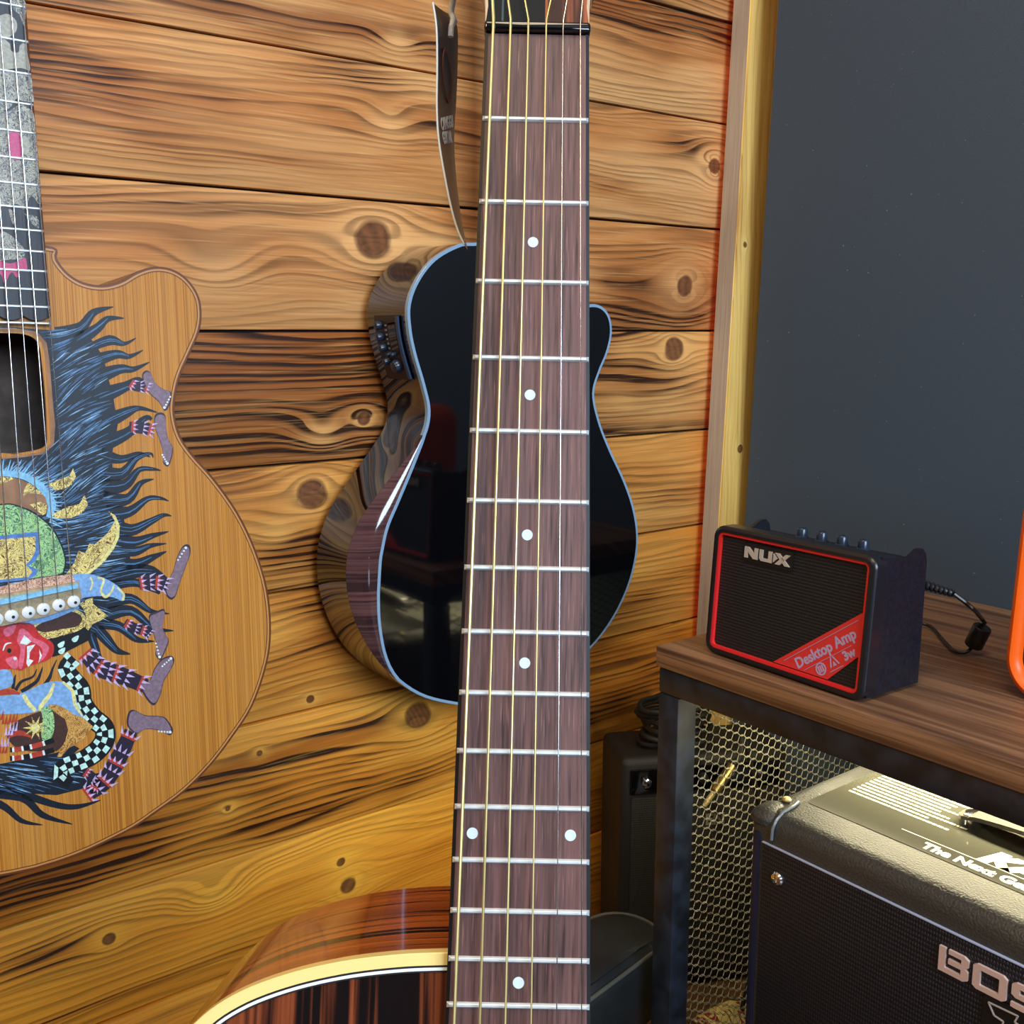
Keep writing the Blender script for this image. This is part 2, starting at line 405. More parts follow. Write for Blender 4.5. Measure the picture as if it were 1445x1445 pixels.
bm = BM(); box(bm, -2.3, -2.2, -2.3, YL+.1, 0, 2.6); struct('wall_side', bm, M_['room_paint'])
bm = BM()
x0, x1, z0, z1 = WIN
box(bm, -2.2, x0, -2.3, -2.2, 0, 2.6); box(bm, x1, XR+.1, -2.3, -2.2, 0, 2.6); box(bm, x0, x1, -2.3, -2.2, 0, z0); box(bm, x0, x1, -2.3, -2.2, z1, 2.6)
struct('wall_rear', bm, M_['room_paint'])
bm = BM()
for a, b, c, d in ((x0, x0+.05, z0, z1), (x1-.05, x1, z0, z1), (x0, x1, z0, z0+.05), (x0, x1, z1-.05, z1), (.08, .12, z0, z1)): box(bm, a, b, -2.27, -2.22, c, d, .004)
struct('window_1', bm, M_['white_plastic'])
# trim post in the corner: laminate edge towards the planks, pine face towards the room
def skewbox(bm, x0t, x0b, w, y0, y1, zb, zt, mi=0, lm=None):
    vb = [bm.verts.new(p) for p in ((x0b, y0, zb), (x0b+w, y0, zb), (x0b+w, y1, zb), (x0b, y1, zb), (x0t, y0, zt), (x0t+w, y0, zt), (x0t+w, y1, zt), (x0t, y1, zt))]
    for q, (f) in enumerate(((0, 3, 2, 1), (4, 5, 6, 7), (0, 1, 5, 4), (1, 2, 6, 5), (2, 3, 7, 6), (3, 0, 4, 7))):
        g = bm.faces.new([vb[i] for i in f]); g.material_index = lm if (q == 5 and lm is not None) else mi
    bmesh.ops.bevel(bm, geom=[e for e in bm.edges], offset=.002, segments=2, affect='EDGES')
pine = wood('pine_post_face', 'z', 'x', 61., (240, 206, 124), (222, 178, 92), (130, 80, 36), 75, knots=[(.93, 1.105, .007, .8, .5), (.66, 1.11, .009, .8, .6)], burns=[(.97, 1.09, .06, .01, .7)], burn=.1, line=.6, rough=.4)
TX = lambda z: 1.0835 + (z-.82)*.040
bm = BM(); skewbox(bm, TX(1.45), TX(0), .062, .9375, .9685, 0, 1.45, 0, 1)
struct('trim_1', bm, [pine, M_['grey_laminate']])
k = Mat('red_led_glow'); k.color((255, 30, 30)); k.p.inputs['Emission Color'].default_value = (1, .02, .03, 1); k.set(emit=.85)
bm = BM(); skewbox(bm, TX(1.40)+.030, TX(.30)+.030, .006, .9700, .9725, .30, 1.40)
o = link('led_strip', bm, k.m); tag(o, 'thin red glowing light strip behind the corner post, against the plank ends', 'led strip')
bm = BM(); skewbox(bm, TX(1.40)+.055, TX(.30)+.055, .006, .9692, .9712, .30, 1.40)
o = link('led_strip', bm, k.m); tag(o, 'thin red glowing light strip behind the corner post, on the slate panel side', 'led strip')
# slate panel on the right wall, slightly out of plumb
bm = BM()
yt, yb = .8955, .925
vs = []
for x in (1.105, XR-.001):
    vs.append([bm.verts.new(p) for p in ((x, -2.0, .02), (x, yb+.012, .02), (x, yt-.028, 2.2), (x, -2.0, 2.2))])
A, B = vs
for f in ((A[3], A[2], A[1], A[0]), B, (A[0], A[1], B[1], B[0]), (A[1], A[2], B[2], B[1]), (A[2], A[3], B[3], B[2]), (A[3], A[0], B[0], B[3])): bm.faces.new(f)
bmesh.ops.recalc_face_normals(bm, faces=bm.faces)
o = link('wall_panel', bm, M_['panel'], smooth=0); tag(o, 'large flat slate grey panel mounted on the right wall above the walnut shelf', 'wall panel')
# ------------------------------------------------------------------ guitars
def outline_from(pts, sub=6): return [(p.x, p.y) for p in spline([Vector((a, b, 0)) for a, b in pts], sub, True)]
def ccw(o):
    ar = sum(o[i][0]*o[(i+1) % len(o)][1] - o[(i+1) % len(o)][0]*o[i][1] for i in range(len(o)))
    return o if ar > 0 else o[::-1]
def inset(o, d):
    n = len(o); out = []
    for i in range(n):
        a, b = o[i-1], o[(i+1) % n]; tx, ty = b[0]-a[0], b[1]-a[1]; l = sqrt(tx*tx+ty*ty) or 1
        dd = d[i] if isinstance(d, list) else d
        out.append((o[i][0] - ty/l*dd, o[i][1] + tx/l*dd))
    return out
def strip3(bm, A, B, mi=0):
    """quads between two closed 3-D loops"""
    a = [bm.verts.new(p) for p in A]; b = [bm.verts.new(p) for p in B]; n = len(a)
    for i in range(n):
        j = (i+1) % n; f = bm.faces.new((a[i], a[j], b[j], b[i])); f.material_index = mi
def holed(bm, outer, hole, z, mi=0, flip=False):
    es = []
    for lp in ([outer] + ([hole] if hole else [])):
        vs = [bm.verts.new((p[0], p[1], z)) for p in lp]
        es += [bm.edges.new((vs[i], vs[(i+1) % len(vs)])) for i in range(len(vs))]
    r = bmesh.ops.triangle_fill(bm, edges=es, use_beauty=True, normal=(0, 0, 1))
    for f in r['geom']:
        if isinstance(f, bmesh.types.BMFace):
            f.material_index = mi
            f.normal_update()
            if (f.normal.z < 0) != flip: f.normal_flip()
def fret_y(n, sc): return -sc*(1-2**(-n/12))
class Gtr:
    def __init__(g, name, o, s, D, label, scale, top_h=-.0055):
        g.o = Vector(o); g.D = Vector(D).normalized(); s = Vector(s); g.s = (s - g.D*s.dot(g.D)).normalized()
        g.n = g.s.cross(-g.D).normalized(); g.M = frame(g.o, g.s, -g.D, g.n); g.Mi = g.M.inverted()
        g.root = empty(name, g.M, label, 'guitar'); g.sc = scale; g.th = top_h
    def loc(g, px, py, h=0):
        p = g.Mi @ on(px, py, g.o + g.n*h, g.n); return (p.x, p.y)
    def body(g, out, depth, side, top, back, binds, hole=None, bevel=None, bevel_mat=None, inside=None):
        """binds: list of (width, material) from the edge inwards"""
        out = ccw(out); h = g.th; n = len(out)
        ins = [0]*n
        if bevel: ins = [bevel(p)[0] for p in out]
        face = inset(out, ins); drop = [bevel(p)[1] if bevel else 0 for p in out]
        rim = [(p[0], p[1], h - .0004 - drop[i]) for i, p in enumerate(out)]
        bk = [(p[0], p[1], h - depth) for p in out]
        inb = inset(out, .003)
        bm = BM()
        strip3(bm, bk, rim)
        strip3(bm, [(p[0], p[1], h-depth-.0025) for p in inb], bk)
        poly(bm, [(p[0], p[1], h-depth-.0025) for p in inb][::-1], 1)
        # inner wall and floor, seen through the sound hole
        iw = inset(out, .004)
        if not bevel:
            strip3(bm, [(p[0], p[1], h-.003) for p in iw], [(p[0], p[1], h-depth+.003) for p in iw], 2)
            poly(bm, [(p[0], p[1], h-depth+.003) for p in iw], 2)
        link('body', bm, [side, back, inside or M_['guitar_inside']], g.root, 40)
        if bevel:
            bm = BM(); k = [i for i in range(n) if ins[i] > .0006]
            A = [(face[i][0], face[i][1], h) for i in range(n)]
            steps = 5
            for i in range(n):
                j = (i+1) % n
                if ins[i] < .0003 and ins[j] < .0003: continue
                pi_, pj = [], []
                for q in range(steps+1):
                    t = q/steps; e = sin(t*pi/2)
                    for L, w in ((pi_, i), (pj, j)):
                        L.append((face[w][0]*(1-t)+out[w][0]*t, face[w][1]*(1-t)+out[w][1]*t, h - .0002 - (drop[w])*(1-cos(t*pi/2))))
                for q in range(steps):
                    vs = [bm.verts.new(p) for p in (pi_[q], pi_[q+1], pj[q+1], pj[q])]
                    try: bm.faces.new(vs)
                    except ValueError: pass
            bmesh.ops.remove_doubles(bm, verts=bm.verts, dist=1e-6); bmesh.ops.recalc_face_normals(bm, faces=bm.faces)
            o = link('arm_bevel', bm, bevel_mat, g.root, 60); o['label'] = 'dark purple-brown sanded arm bevel'
        cur = face; bm = BM(); mats = []
        for i, (w, mt) in enumerate(binds):
            nx = inset(cur, w)
            if i == 0:
                low = [(p[0], p[1], h-.0004-max(0, .0045 if drop[q] < .0005 else .0003)) for q, p in enumerate(inset(cur, -.0003))]
                strip3(bm, low, [(p[0], p[1], h) for p in inset(cur, -.0003)], i)
                strip3(bm, [(p[0], p[1], h) for p in inset(cur, -.0003)], [(p[0], p[1], h+.0003) for p in cur], i)
            strip3(bm, [(p[0], p[1], h+.0003) for p in cur], [(p[0], p[1], h+.0003) for p in nx], i)
            mats.append(mt); cur = nx
        bmesh.ops.recalc_face_normals(bm, faces=bm.faces)
        link('binding', bm, mats, g.root, 40)
        bm = BM(); holed(bm, cur, hole, h, 0)
        if hole:
            hh = ccw(hole); strip3(bm, [(p[0], p[1], h) for p in hh], [(p[0], p[1], h-.003) for p in hh], 1)
        g.face = cur
        link('soundboard', bm, [top, M_['rim_wood']], g.root, 30)
    def neck(g, nutw, slope, nfr, board, bind, jointy, endy, neckm, depth=.021, fretw=.0022, scallop=False, bw=.0018):
        hw = lambda y: nutw + (-y)*slope
        bm = BM(); end = [(-hw(endy)+bw, endy), (hw(endy)-bw, endy)]
        if scallop:
            e = hw(endy)-bw; end = [(-e, endy)] + [(e*(-1+2*t/24), endy - .0035*abs(sin(t/24*pi*3))) for t in range(1, 24)] + [(e, endy)]
        pts = end + [(nutw-bw, -.0005), (-nutw+bw, -.0005)]
        prism(bm, pts, g.th, 0); link('fretboard', bm, board, g.root, 20)
        if bind is not None:
            for s in (-1, 1):
                bm = BM(); N = 12
                L = [[], [], [], []]
                for i in range(N+1):
                    y = endy*i/N; x = hw(y)
                    for q, (xx, zz) in enumerate(((x-bw, g.th), (x, g.th), (x, -.0007), (x-bw, .00002))): L[q].append(bm.verts.new((s*xx, y, zz)))
                for q in range(4):
                    for i in range(N): bm.faces.new((L[q][i], L[(q+1) % 4][i], L[(q+1) % 4][i+1], L[q][i+1]))
                bm.faces.new([L[q][0] for q in range(4)]); bm.faces.new([L[q][N] for q in range(4)])
                bmesh.ops.recalc_face_normals(bm, faces=bm.faces)
                link('fretboard_binding', bm, bind, g.root, 25)
        for n in range(1, nfr+1):
            y = fret_y(n, g.sc); w = hw(y)-.0004; bm = BM(); r = fretw/2
            prof = [(-r, 0), (-r*.8, .0006), (-r*.35, .00105), (r*.35, .00105), (r*.8, .0006), (r, 0)]
            a = [bm.verts.new((-w + (.0011 if q in (2, 3) else 0), y+p[0], p[1])) for q, p in enumerate(prof)]
            b = [bm.verts.new((w - (.0011 if q in (2, 3) else 0), y+p[0], p[1])) for q, p in enumerate(prof)]
            for i in range(5): bm.faces.new((a[i+1], a[i], b[i], b[i+1]))
            bm.faces.new(a); bm.faces.new(b[::-1]); bmesh.ops.recalc_face_normals(bm, faces=bm.faces)
            link('fret', bm, M_['nickel'], g.root, 30)
        # neck: half-round profile behind the board
        bm = BM(); rings = []
        N = 16
        for i in range(N+1):
            y = .004 + (jointy - .004)*i/N; w = hw(min(0, y)); d = depth*(1 + .15*i/N); k = max(0, (i/N-.86)/.14); d += k*.028
            rings.append([bm.verts.new((w*cos(pi*q/10)*(1 if q in (0, 10) else .995), y, g.th - .0002 - d*sin(pi*q/10)**.85)) for q in range(11)])
        for a, b in zip(rings, rings[1:]):
            for q in range(10): bm.faces.new((a[q], a[q+1], b[q+1], b[q]))
            bm.faces.new((a[10], a[0], b[0], b[10]))
        bm.faces.new(rings[0]); bm.faces.new(rings[-1][::-1]); bmesh.ops.recalc_face_normals(bm, faces=bm.faces)
        link('neck', bm, neckm, g.root, 50)
    def nut(g, nutw, mat, w=.0045, h=.0025):
        bm = BM(); box(bm, -nutw-.0004, nutw+.0004, 0, w, g.th, h, .0012, 3); link('nut', bm, mat, g.root)
    def headstock(g, out, facemats, split, tilt, thick, sidem, tuners=3):
        H = Matrix.Translation((0, .0045, g.th+.003)) @ Matrix.Rotation(-radians(tilt), 4, 'X')
        bm = BM(); out = ccw(out); prism(bm, out, -thick, 0); link('headstock', bm, sidem, g.root, 40).matrix_local = H
        bm = BM()
        prism(bm, inset(out, .0012), 0, .0012); o = link('headstock_veneer', bm, facemats, g.root, 30); o.matrix_local = H
        g.H = H
        for s in (-1, 1):
            for q in range(tuners):
                y = .062 + q*.036; x = s*(.026 + .002*q)
                bm = BM(); lathe(bm, [(.0055, 0), (.0055, .002), (.0035, .0025), (.003, .012), (.0038, .014), (.0038, .016), (.001, .0165)])
                box(bm, min(s*.002, s*.017), max(s*.002, s*.017), -.003, .003, -thick-.012, -thick-.006, .001); 
                lathe(bm, [(.002, -.003), (.008, 0), (.009, .005), (.006, .010), (.002, .012)], Matrix.Translation((s*.022, 0, -thick-.009)) @ Matrix.Rotation(s*pi/2, 4, 'Y') @ Matrix.Diagonal((1, .55, 1, 1)))
                o = link('tuner', bm, M_['chrome'], g.root); o.matrix_local = H @ Matrix.Translation((x, y, .0012))
    def strings(g, lines, radii, mats, posts=None):
        for i, (p, q) in enumerate(lines):
            pts = [Vector(p), Vector(q)]
            if posts: pts = posts[i] + pts
            bm = BM(); tube(bm, pts, radii[i], 6); link('string', bm, mats[i], g.root, 60)

# ---- 1. the rosewood neck in front of the lens, guitar standing on a floor stand
c = Vector((.01015, -.19336, .42362)); dd = Vector((-.02107, .99452, -.10237))
cv = lambda v: CR*v[0] - CU*v[1] + CF*v[2]
G1 = Gtr('acoustic_guitar', CAM + cv(c), cv((1, .021, 0)), cv(dd), 'foreground guitar with rosewood dot-marked fretboard and striped ebony body edged in cream', .65)
T1 = [(275, 1445), (330, 1405), (400, 1377), (480, 1358), (560, 1348), (630, 1345)]
lp = [G1.loc(px, py, G1.th) for px, py in T1]
l0 = lp[-1]
out = [(0, l0[1]+.001), l0, lp[4], lp[3], lp[2], lp[1], lp[0], (lp[0][0]-.018, lp[0][1]-.021), (lp[0][0]-.030, lp[0][1]-.050), (-.154, -.495), (-.151, -.550), (-.136, -.600), (-.140, -.645), (-.172, -.700), (-.200, -.755), (-.196, -.815), (-.150, -.862), (-.070, -.884), (0, -.888),
       (.070, -.884), (.150, -.862), (.196, -.815), (.200, -.755), (.172, -.700), (.140, -.645), (.134, -.600), (.144, -.550), (.142, -.515), (.120, -.488), (.092, -.480), (.062, -.472), (.040, -.455), (.0300, -.430), (.0265, -.395), (.0250, l0[1]-.006), (.02, l0[1])]
hole = [(.052*cos(2*pi*k/40), -.515 + .052*sin(2*pi*k/40)) for k in range(40)]
G1.body(outline_from(out, 5), .1, M_['macassar_side'], M_['macassar'], M_['macassar'], [(.0042, M_['cream']), (.0008, M_['black_matte']), (.0011, M_['white_plastic']), (.0006, M_['black_matte'])], hole)
G1.neck(.02105, .01477, 19, M_['rosewood'], M_['black_plastic'], -.372, fret_y(19, .65)-.008, M_['mahogany'], bw=.0014, fretw=.0021)
for n, xs in ((3, (0,)), (5, (0,)), (7, (0,)), (9, (0,)), (12, (-.0183, .0183)), (15, (0,)), (17, (0,))):
    ym = (fret_y(n, .65) + fret_y(n-1, .65))/2
    for x in xs:
        bm = BM(); disc(bm, (x, ym), .0021, 0, .00012, 24); link('fret_marker', bm, M_['pearl'], G1.root, 20)
G1.nut(.02105, M_['black_gloss'], .0042, .0022)
k = Mat('two_tone_headstock_veneer')
colr = k.mix(k.x.step(.0030, .0034), (16, 22, 27), k.mix(k.noise(k.x*190, k.y*5, .3, 1, 3).step(.42, .58), (150, 84, 58), (58, 40, 36)))
colr = k.mix((k.x.step(-.0147, -.0144))*(1-k.x.step(-.0139, -.0136)), colr, (70, 84, 92))
k.color(colr); k.set(rough=.55, spec=.12)
hs = [(-.0211, 0), (-.0213, .009), (-.0219, .020), (-.025, .032), (-.033, .050), (-.037, .09), (-.036, .14), (-.028, .165), (0, .17), (.028, .165), (.036, .14), (.037, .09), (.033, .050), (.025, .032), (.0219, .020), (.0213, .009), (.0211, 0)]
G1.headstock(hs, k.m, 0, 14, .015, M_['mahogany'])
nx = [696, 720.3, 745.4, 770.7, 794.6, 819]; bx = [641, 677, 713, 749.4, 785.4, 820.5]; ux = [701, 719, 741.6, 777, 797.3, 819]
rad = [.00064, .00052, .00042, .00034, .00022, .00018]
ln, posts = [], []
for i in range(6):
    a = G1.loc(nx[i], 42, .0024); b = G1.loc(bx[i], 1445, .0034); t = (-.650 - a[1])/(b[1]-a[1])
    A = (a[0], .0005, .0024+rad[i]); B = (a[0] + (b[0]-a[0])*t, -.650, .0052)
    ln.append((A, B)); s = -1 if i < 3 else 1
    q = {0: 0, 1: 1, 2: 2, 3: 2, 4: 1, 5: 0}[i]
    post = G1.H @ Vector((s*(.026+.002*q) - s*.004, .062+q*.036, .012))
    posts.append([post, Vector((a[0], .0042, .0022+rad[i]))])
G1.strings(ln, rad, [M_['bronze']]*4 + [M_['steel']]*2, posts)
bm = BM(); prism(bm, ccw([(-.08, -.665), (-.08, -.645), (-.045, -.640), (.045, -.640), (.08, -.645), (.08, -.665), (.045, -.675), (-.045, -.675)]), G1.th, G1.th+.008)
link('bridge', bm, M_['rosewood'], G1.root)
bm = BM(); box(bm, -.037, .037, -.652, -.649, G1.th+.008, .0052, .0004); link('saddle', bm, M_['white_plastic'], G1.root)
# ---- 2. the black travel guitar hanging behind it
YF = .880
G2 = Gtr('travel_guitar', (.682, YF, 1.21), (1, 0, 0), (0, 0, -1), 'small glossy black guitar with pale blue binding, hanging behind the foreground neck', .58, -.005)
tl = [(668, 343), (645, 346), (612, 365), (588, 396), (576, 430), (577, 465), (584, 500), (597, 545), (604, 580), (598, 612), (578, 645), (547, 690), (521, 730), (507, 765), (500, 800), (502, 850), (517, 900), (545, 945), (590, 980), (643, 994), (690, 996), (740, 984), (790, 955), (835, 913), (862, 878), (882, 840), (895, 800), (900, 760), (895, 720), (882, 680), (860, 632), (845, 592), (838, 555), (846, 525), (857, 498), (863, 470), (860, 447), (849, 433), (832, 430), (808, 440), (775, 420), (750, 345)]
po = [G2.loc(px, py, G2.th) for px, py in tl]
def bev(p):
    # arm bevel on the lower bout
    c0 = G2.loc(500, 800, G2.th); d = (p[1]-c0[1])/.125
    if p[0] > 0 or abs(d) >= 1: return (0, 0)
    w = (1-d*d)**1.3
    return (.0275*w, .016*w)
G2.body(outline_from(po, 5), .078, M_['black_side'], M_['black_gloss'], M_['black_gloss'], [(.0028, M_['blue_white'])], None, bev, M_['bevel_wood'])
jt = G2.loc(700, 344, G2.th)[1]
G2.neck(.0205, .012, 18, M_['ebony_board'], None, jt, jt-.075, M_['black_gloss'])
G2.nut(.0205, M_['white_plastic'])
G2.headstock([(-.0208, 0), (-.030, .03), (-.034, .12), (-.02, .145), (.02, .145), (.034, .12), (.030, .03), (.0208, 0)], M_['black_gloss'], 0, 12, .014, M_['black_gloss'])
bm = BM(); box(bm, -.055, .055, -.585, -.565, G2.th, G2.th+.008, .002); link('bridge', bm, M_['ebony_board'], G2.root)
G2.strings([((x*.0066, .0005, .003), (x*.0085, -.578, .004)) for x in (-2.5, -1.5, -.5, .5, 1.5, 2.5)], [.0005, .00045, .0004, .0003, .0003, .0003], [M_['steel']]*6)
# preamp panel let into the upper side, with knobs and a display
def side_pt(px, py, depth):
    """point on the curved side: nearest outline vertex seen along this pixel row, depth behind the face"""
    h = G2.th - depth; best = None
    o = ccw(outline_from(po, 5))
    q = G2.loc(px, py, h)
    for i, p in enumerate(o):
        if p[0] < 0 and p[1] > -.40:
            d = (p[0]-q[0])**2 + (p[1]-q[1])**2
            if best is None or d < best[0]:
                a, b = o[i-1], o[(i+1) % len(o)]; best = (d, p, (b[0]-a[0], b[1]-a[1]))
    return best[1], best[2]
o2 = ccw(outline_from(po, 5))
ya = G2.loc(540, 438, G2.th-.03)[1]; yb_ = G2.loc(565, 540, G2.th-.03)[1]
seg = [p for p in o2 if p[0] < 0 and yb_ <= p[1] <= ya and p[0] < -.08]
seg.sort(key=lambda p: -p[1])
def along_side(t):
    f = t*(len(seg)-1); i = min(int(f), len(seg)-2); u = f-i
    a, b = seg[i], seg[i+1]; p = (a[0]*(1-u)+b[0]*u, a[1]*(1-u)+b[1]*u)
    tx, ty = b[0]-a[0], b[1]-a[1]; l = sqrt(tx*tx+ty*ty); nx_, ny_ = ty/l, -tx/l
    if nx_ > 0: nx_, ny_ = -nx_, -ny_
    return Vector((p[0], p[1], 0)), Vector((nx_, ny_, 0)), Vector((tx/l, ty/l, 0))
def side_patch(name, t0, t1, d0, d1, thick, mat, parent, N=14):
    bm = BM(); L = []
    for i in range(N+1):
        p, n, _ = along_side(t0 + (t1-t0)*i/N)
        L.append([bm.verts.new(p + n*hh + Vector((0, 0, G2.th-d))) for d, hh in ((d0, 0), (d0, thick), (d1, thick), (d1, 0))])
    for a, b in zip(L, L[1:]):
        for q in range(3): bm.faces.new((a[q], a[q+1], b[q+1], b[q]))
    bm.faces.new(L[0]); bm.faces.new(L[-1][::-1]); bmesh.ops.recalc_face_normals(bm, faces=bm.faces)
    return link(name, bm, mat, parent, 40)
pre = side_patch('preamp_panel', 0, 1, .014, .062, .0015, M_['black_plastic'], G2.root)
side_patch('panel_rail', .02, .98, .014, .0185, .0035, plain('blue_black_rail', (40, 62, 92), .3), pre)
side_patch('display', .12, .6, .022, .036, .002, M_['black_gloss'], pre)
kb = plain('preamp_knob_plastic', (34, 46, 66), .25)
for t, d, r in ((.17, .052, .0045), (.37, .052, .0045), (.56, .051, .0045), (.76, .050, .004), (.82, .034, .007), (.66, .040, .0022), (.66, .032, .0022)):
    p, n, tt = along_side(t); z = tt.cross(n)
    bm = BM(); lathe(bm, [(r, 0), (r, .003), (r*.85, .0045), (r*.8, .0055), (r*.2, .006)], None, 18)
    o = link('knob', bm, kb, pre); o.matrix_local = frame(p + n*.0015 + Vector((0, 0, G2.th-d)), tt, z, n)
for t in (.16, .24, .32, .40, .48, .56):
    side_patch('scale_mark', t, t+.03, .0395, .0425, .0019, plain('grey_print', (120, 125, 130), .5), pre, 1)
# ---- 3. the hand painted guitar at the left
R3 = CAM + cv((-.36386483, -.5856933, .7462955)); D3 = cv((.03105884, .99289781, .11484466))
s3 = Vector((1, 0, 0)); s3 = (s3 - D3*s3.dot(D3)).normalized()
Dc = (D3 - s3*.0151).normalized()
G3 = Gtr('painted_guitar', R3 - s3*.0215, s3, Dc, 'amber guitar with painted mural of dark hair and legs, hanging at the left', .65, -.006)
TH = G3.th
tr = [(75, 349), (80, 366), (96, 386), (118, 399), (145, 403), (170, 397), (193, 384), (217, 377), (242, 380), (264, 394), (280, 418), (284, 445), (280, 470), (268, 498), (254, 530), (247, 560), (246, 585), (254, 615), (272, 642), (302, 676), (335, 723), (360, 775), (377, 832), (382, 890), (376, 938), (356, 996), (327, 1041), (297, 1080), (260, 1117), (218, 1148), (187, 1169), (150, 1188), (120, 1202), (89, 1214), (60, 1223)]
pr = [G3.loc(px, py, TH) for px, py in tr]
bot = G3.loc(40, 1229, TH)[1]
left = [(-.036, bot+.0020), (-.07, bot+.007), (-.13, bot+.020), (-.178, bot+.060), (-.200, bot+.115), (-.190, bot+.175), (-.150, bot+.235), (-.128, bot+.290), (-.134, bot+.345), (-.152, bot+.395), (-.145, bot+.435), (-.10, bot+.470), (-.04, bot+.480), (0, pr[0][1])]
mur = outline_from(pr + [(-.012, bot+.0003)] + left, 4)
hpx = [(8, 470), (30, 471), (46, 476), (55, 487), (59, 510), (64, 560), (66, 605), (66, 625), (58, 633), (36, 638), (12, 641)]
hr = [G3.loc(px, py, TH) for px, py in hpx]
cx3 = hr[0][0]
hole3 = [(p.x, p.y) for p in spline([Vector((x, y, 0)) for x, y in hr] + [Vector((2*cx3 - x - .0, y, 0)) for x, y in hr[::-1][:-1]], 3, True)]
G3.body(mur, .1, M_['brown_binding'], M_['spruce'], M_['brown_binding'], [(.0016, M_['brown_binding']), (.0015, M_['tan_binding']), (.0006, M_['brown_binding'])], hole3)
ey = G3.loc(50, 446, 0)[1]
G3.neck(.0215, .0151, 20, M_['ebony_board'], M_['brown_binding'], pr[0][1]-.004, ey, M_['mahogany'], scallop=True, bw=.0016, fretw=.0020)
G3.nut(.0215, M_['white_plastic'])
G3.headstock([(-.0215, 0), (-.032, .03), (-.037, .10), (-.033, .17), (0, .18), (.033, .17), (.037, .10), (.032, .03), (.0215, 0)], M_['ebony_board'], 0, 14, .014, M_['mahogany'])
pins_px = [(-5, 874), (16, 869), (40, 864), (61, 859.5), (82.6, 853.6), (103.8, 848.7)]
pins = [G3.loc(px, py, TH+.006) for px, py in pins_px]
sad = [G3.loc(px, py, .004) for px, py in ((-9, 849), (13, 845), (38, 840), (60, 835), (80, 830), (101, 825))]
ln = []
for i in range(6):
    x0 = -.0180 + .0072*i
    ln.append(((x0, .0005, .0025), (sad[i][0], sad[i][1], .0055)))
G3.strings(ln, [.0006, .0005, .00045, .0004, .0004, .0004], [M_['steel']]*6)
for i in range(6):
    bm = BM(); tube(bm, [(sad[i][0], sad[i][1], .0055), (pins[i][0], pins[i][1]+.002, TH+.006)], .0003, 6); link('string', bm, M_['steel'], G3.root)

# the mural: shallow relief colour fields on the soundboard, traced shapes laid on the guitar's own plane
def cm(name, c, rough=.38): return plain(name, c, rough, noise=.08, scale=400)
def scroll(name, light, dark, sc=260):
    k = Mat(name); w1 = k.noise(k.x*sc*.9, k.y*sc*.9, .0, 1, 2, .5, 2.2); v = k.voro(k.x*sc + w1*2.5, k.y*sc + w1*2.5, .3, 1)
    f = ((w1*30).sin().abs()).step(.28, .55)*(1-(v*5).sin().abs().step(.90, 1.0)*.7)
    k.color(k.mix(f, dark, light)); k.set(rough=.4); return k.m
PM = dict(hair=cm('painted_dark_hair', (22, 32, 46)), strand=cm('painted_blue_strand', (72, 118, 166)), strand2=cm('painted_pale_strand', (140, 186, 224)), gold=scroll('gilded_scrollwork', (236, 220, 136), (92, 50, 30), 105),
          green=scroll('green_scrollwork', (168, 216, 146), (42, 104, 92), 85), gold2=scroll('bronze_scrollwork', (216, 170, 92), (120, 70, 30), 120), lightblue=cm('light_blue_cloth', (126, 172, 224)), blue=cm('blue_edge', (82, 130, 200)),
          paleblue=cm('pale_blue_fringe', (130, 196, 240)), rim=M_['rim_wood'], foot=cm('mauve_foot', (128, 110, 128)), footline=cm('foot_outline', (56, 46, 64)), red=cm('painted_red', (196, 44, 46)), pink=cm('painted_pink', (222, 104, 130)), lav=cm('lavender_fur', (196, 176, 222)),
          brick=cm('brick_red_fur', (176, 62, 46)), navy=cm('navy_fur', (40, 34, 56)), white=cm('painted_white', (222, 238, 244)), mint=cm('mint_white_check', (192, 236, 232)), black=cm('painted_black', (14, 18, 26)), brown=cm('dark_brown_oval', (70, 46, 42)), brownwood=scroll('carved_brown_band', (226, 190, 170), (120, 64, 44), 150), cream=cm('cream_trim', (224, 220, 150)))
PK = list(PM.keys()); PMATS = [PM[k] for k in PK]; PI = {k: i for i, k in enumerate(PK)}
LV = .00012
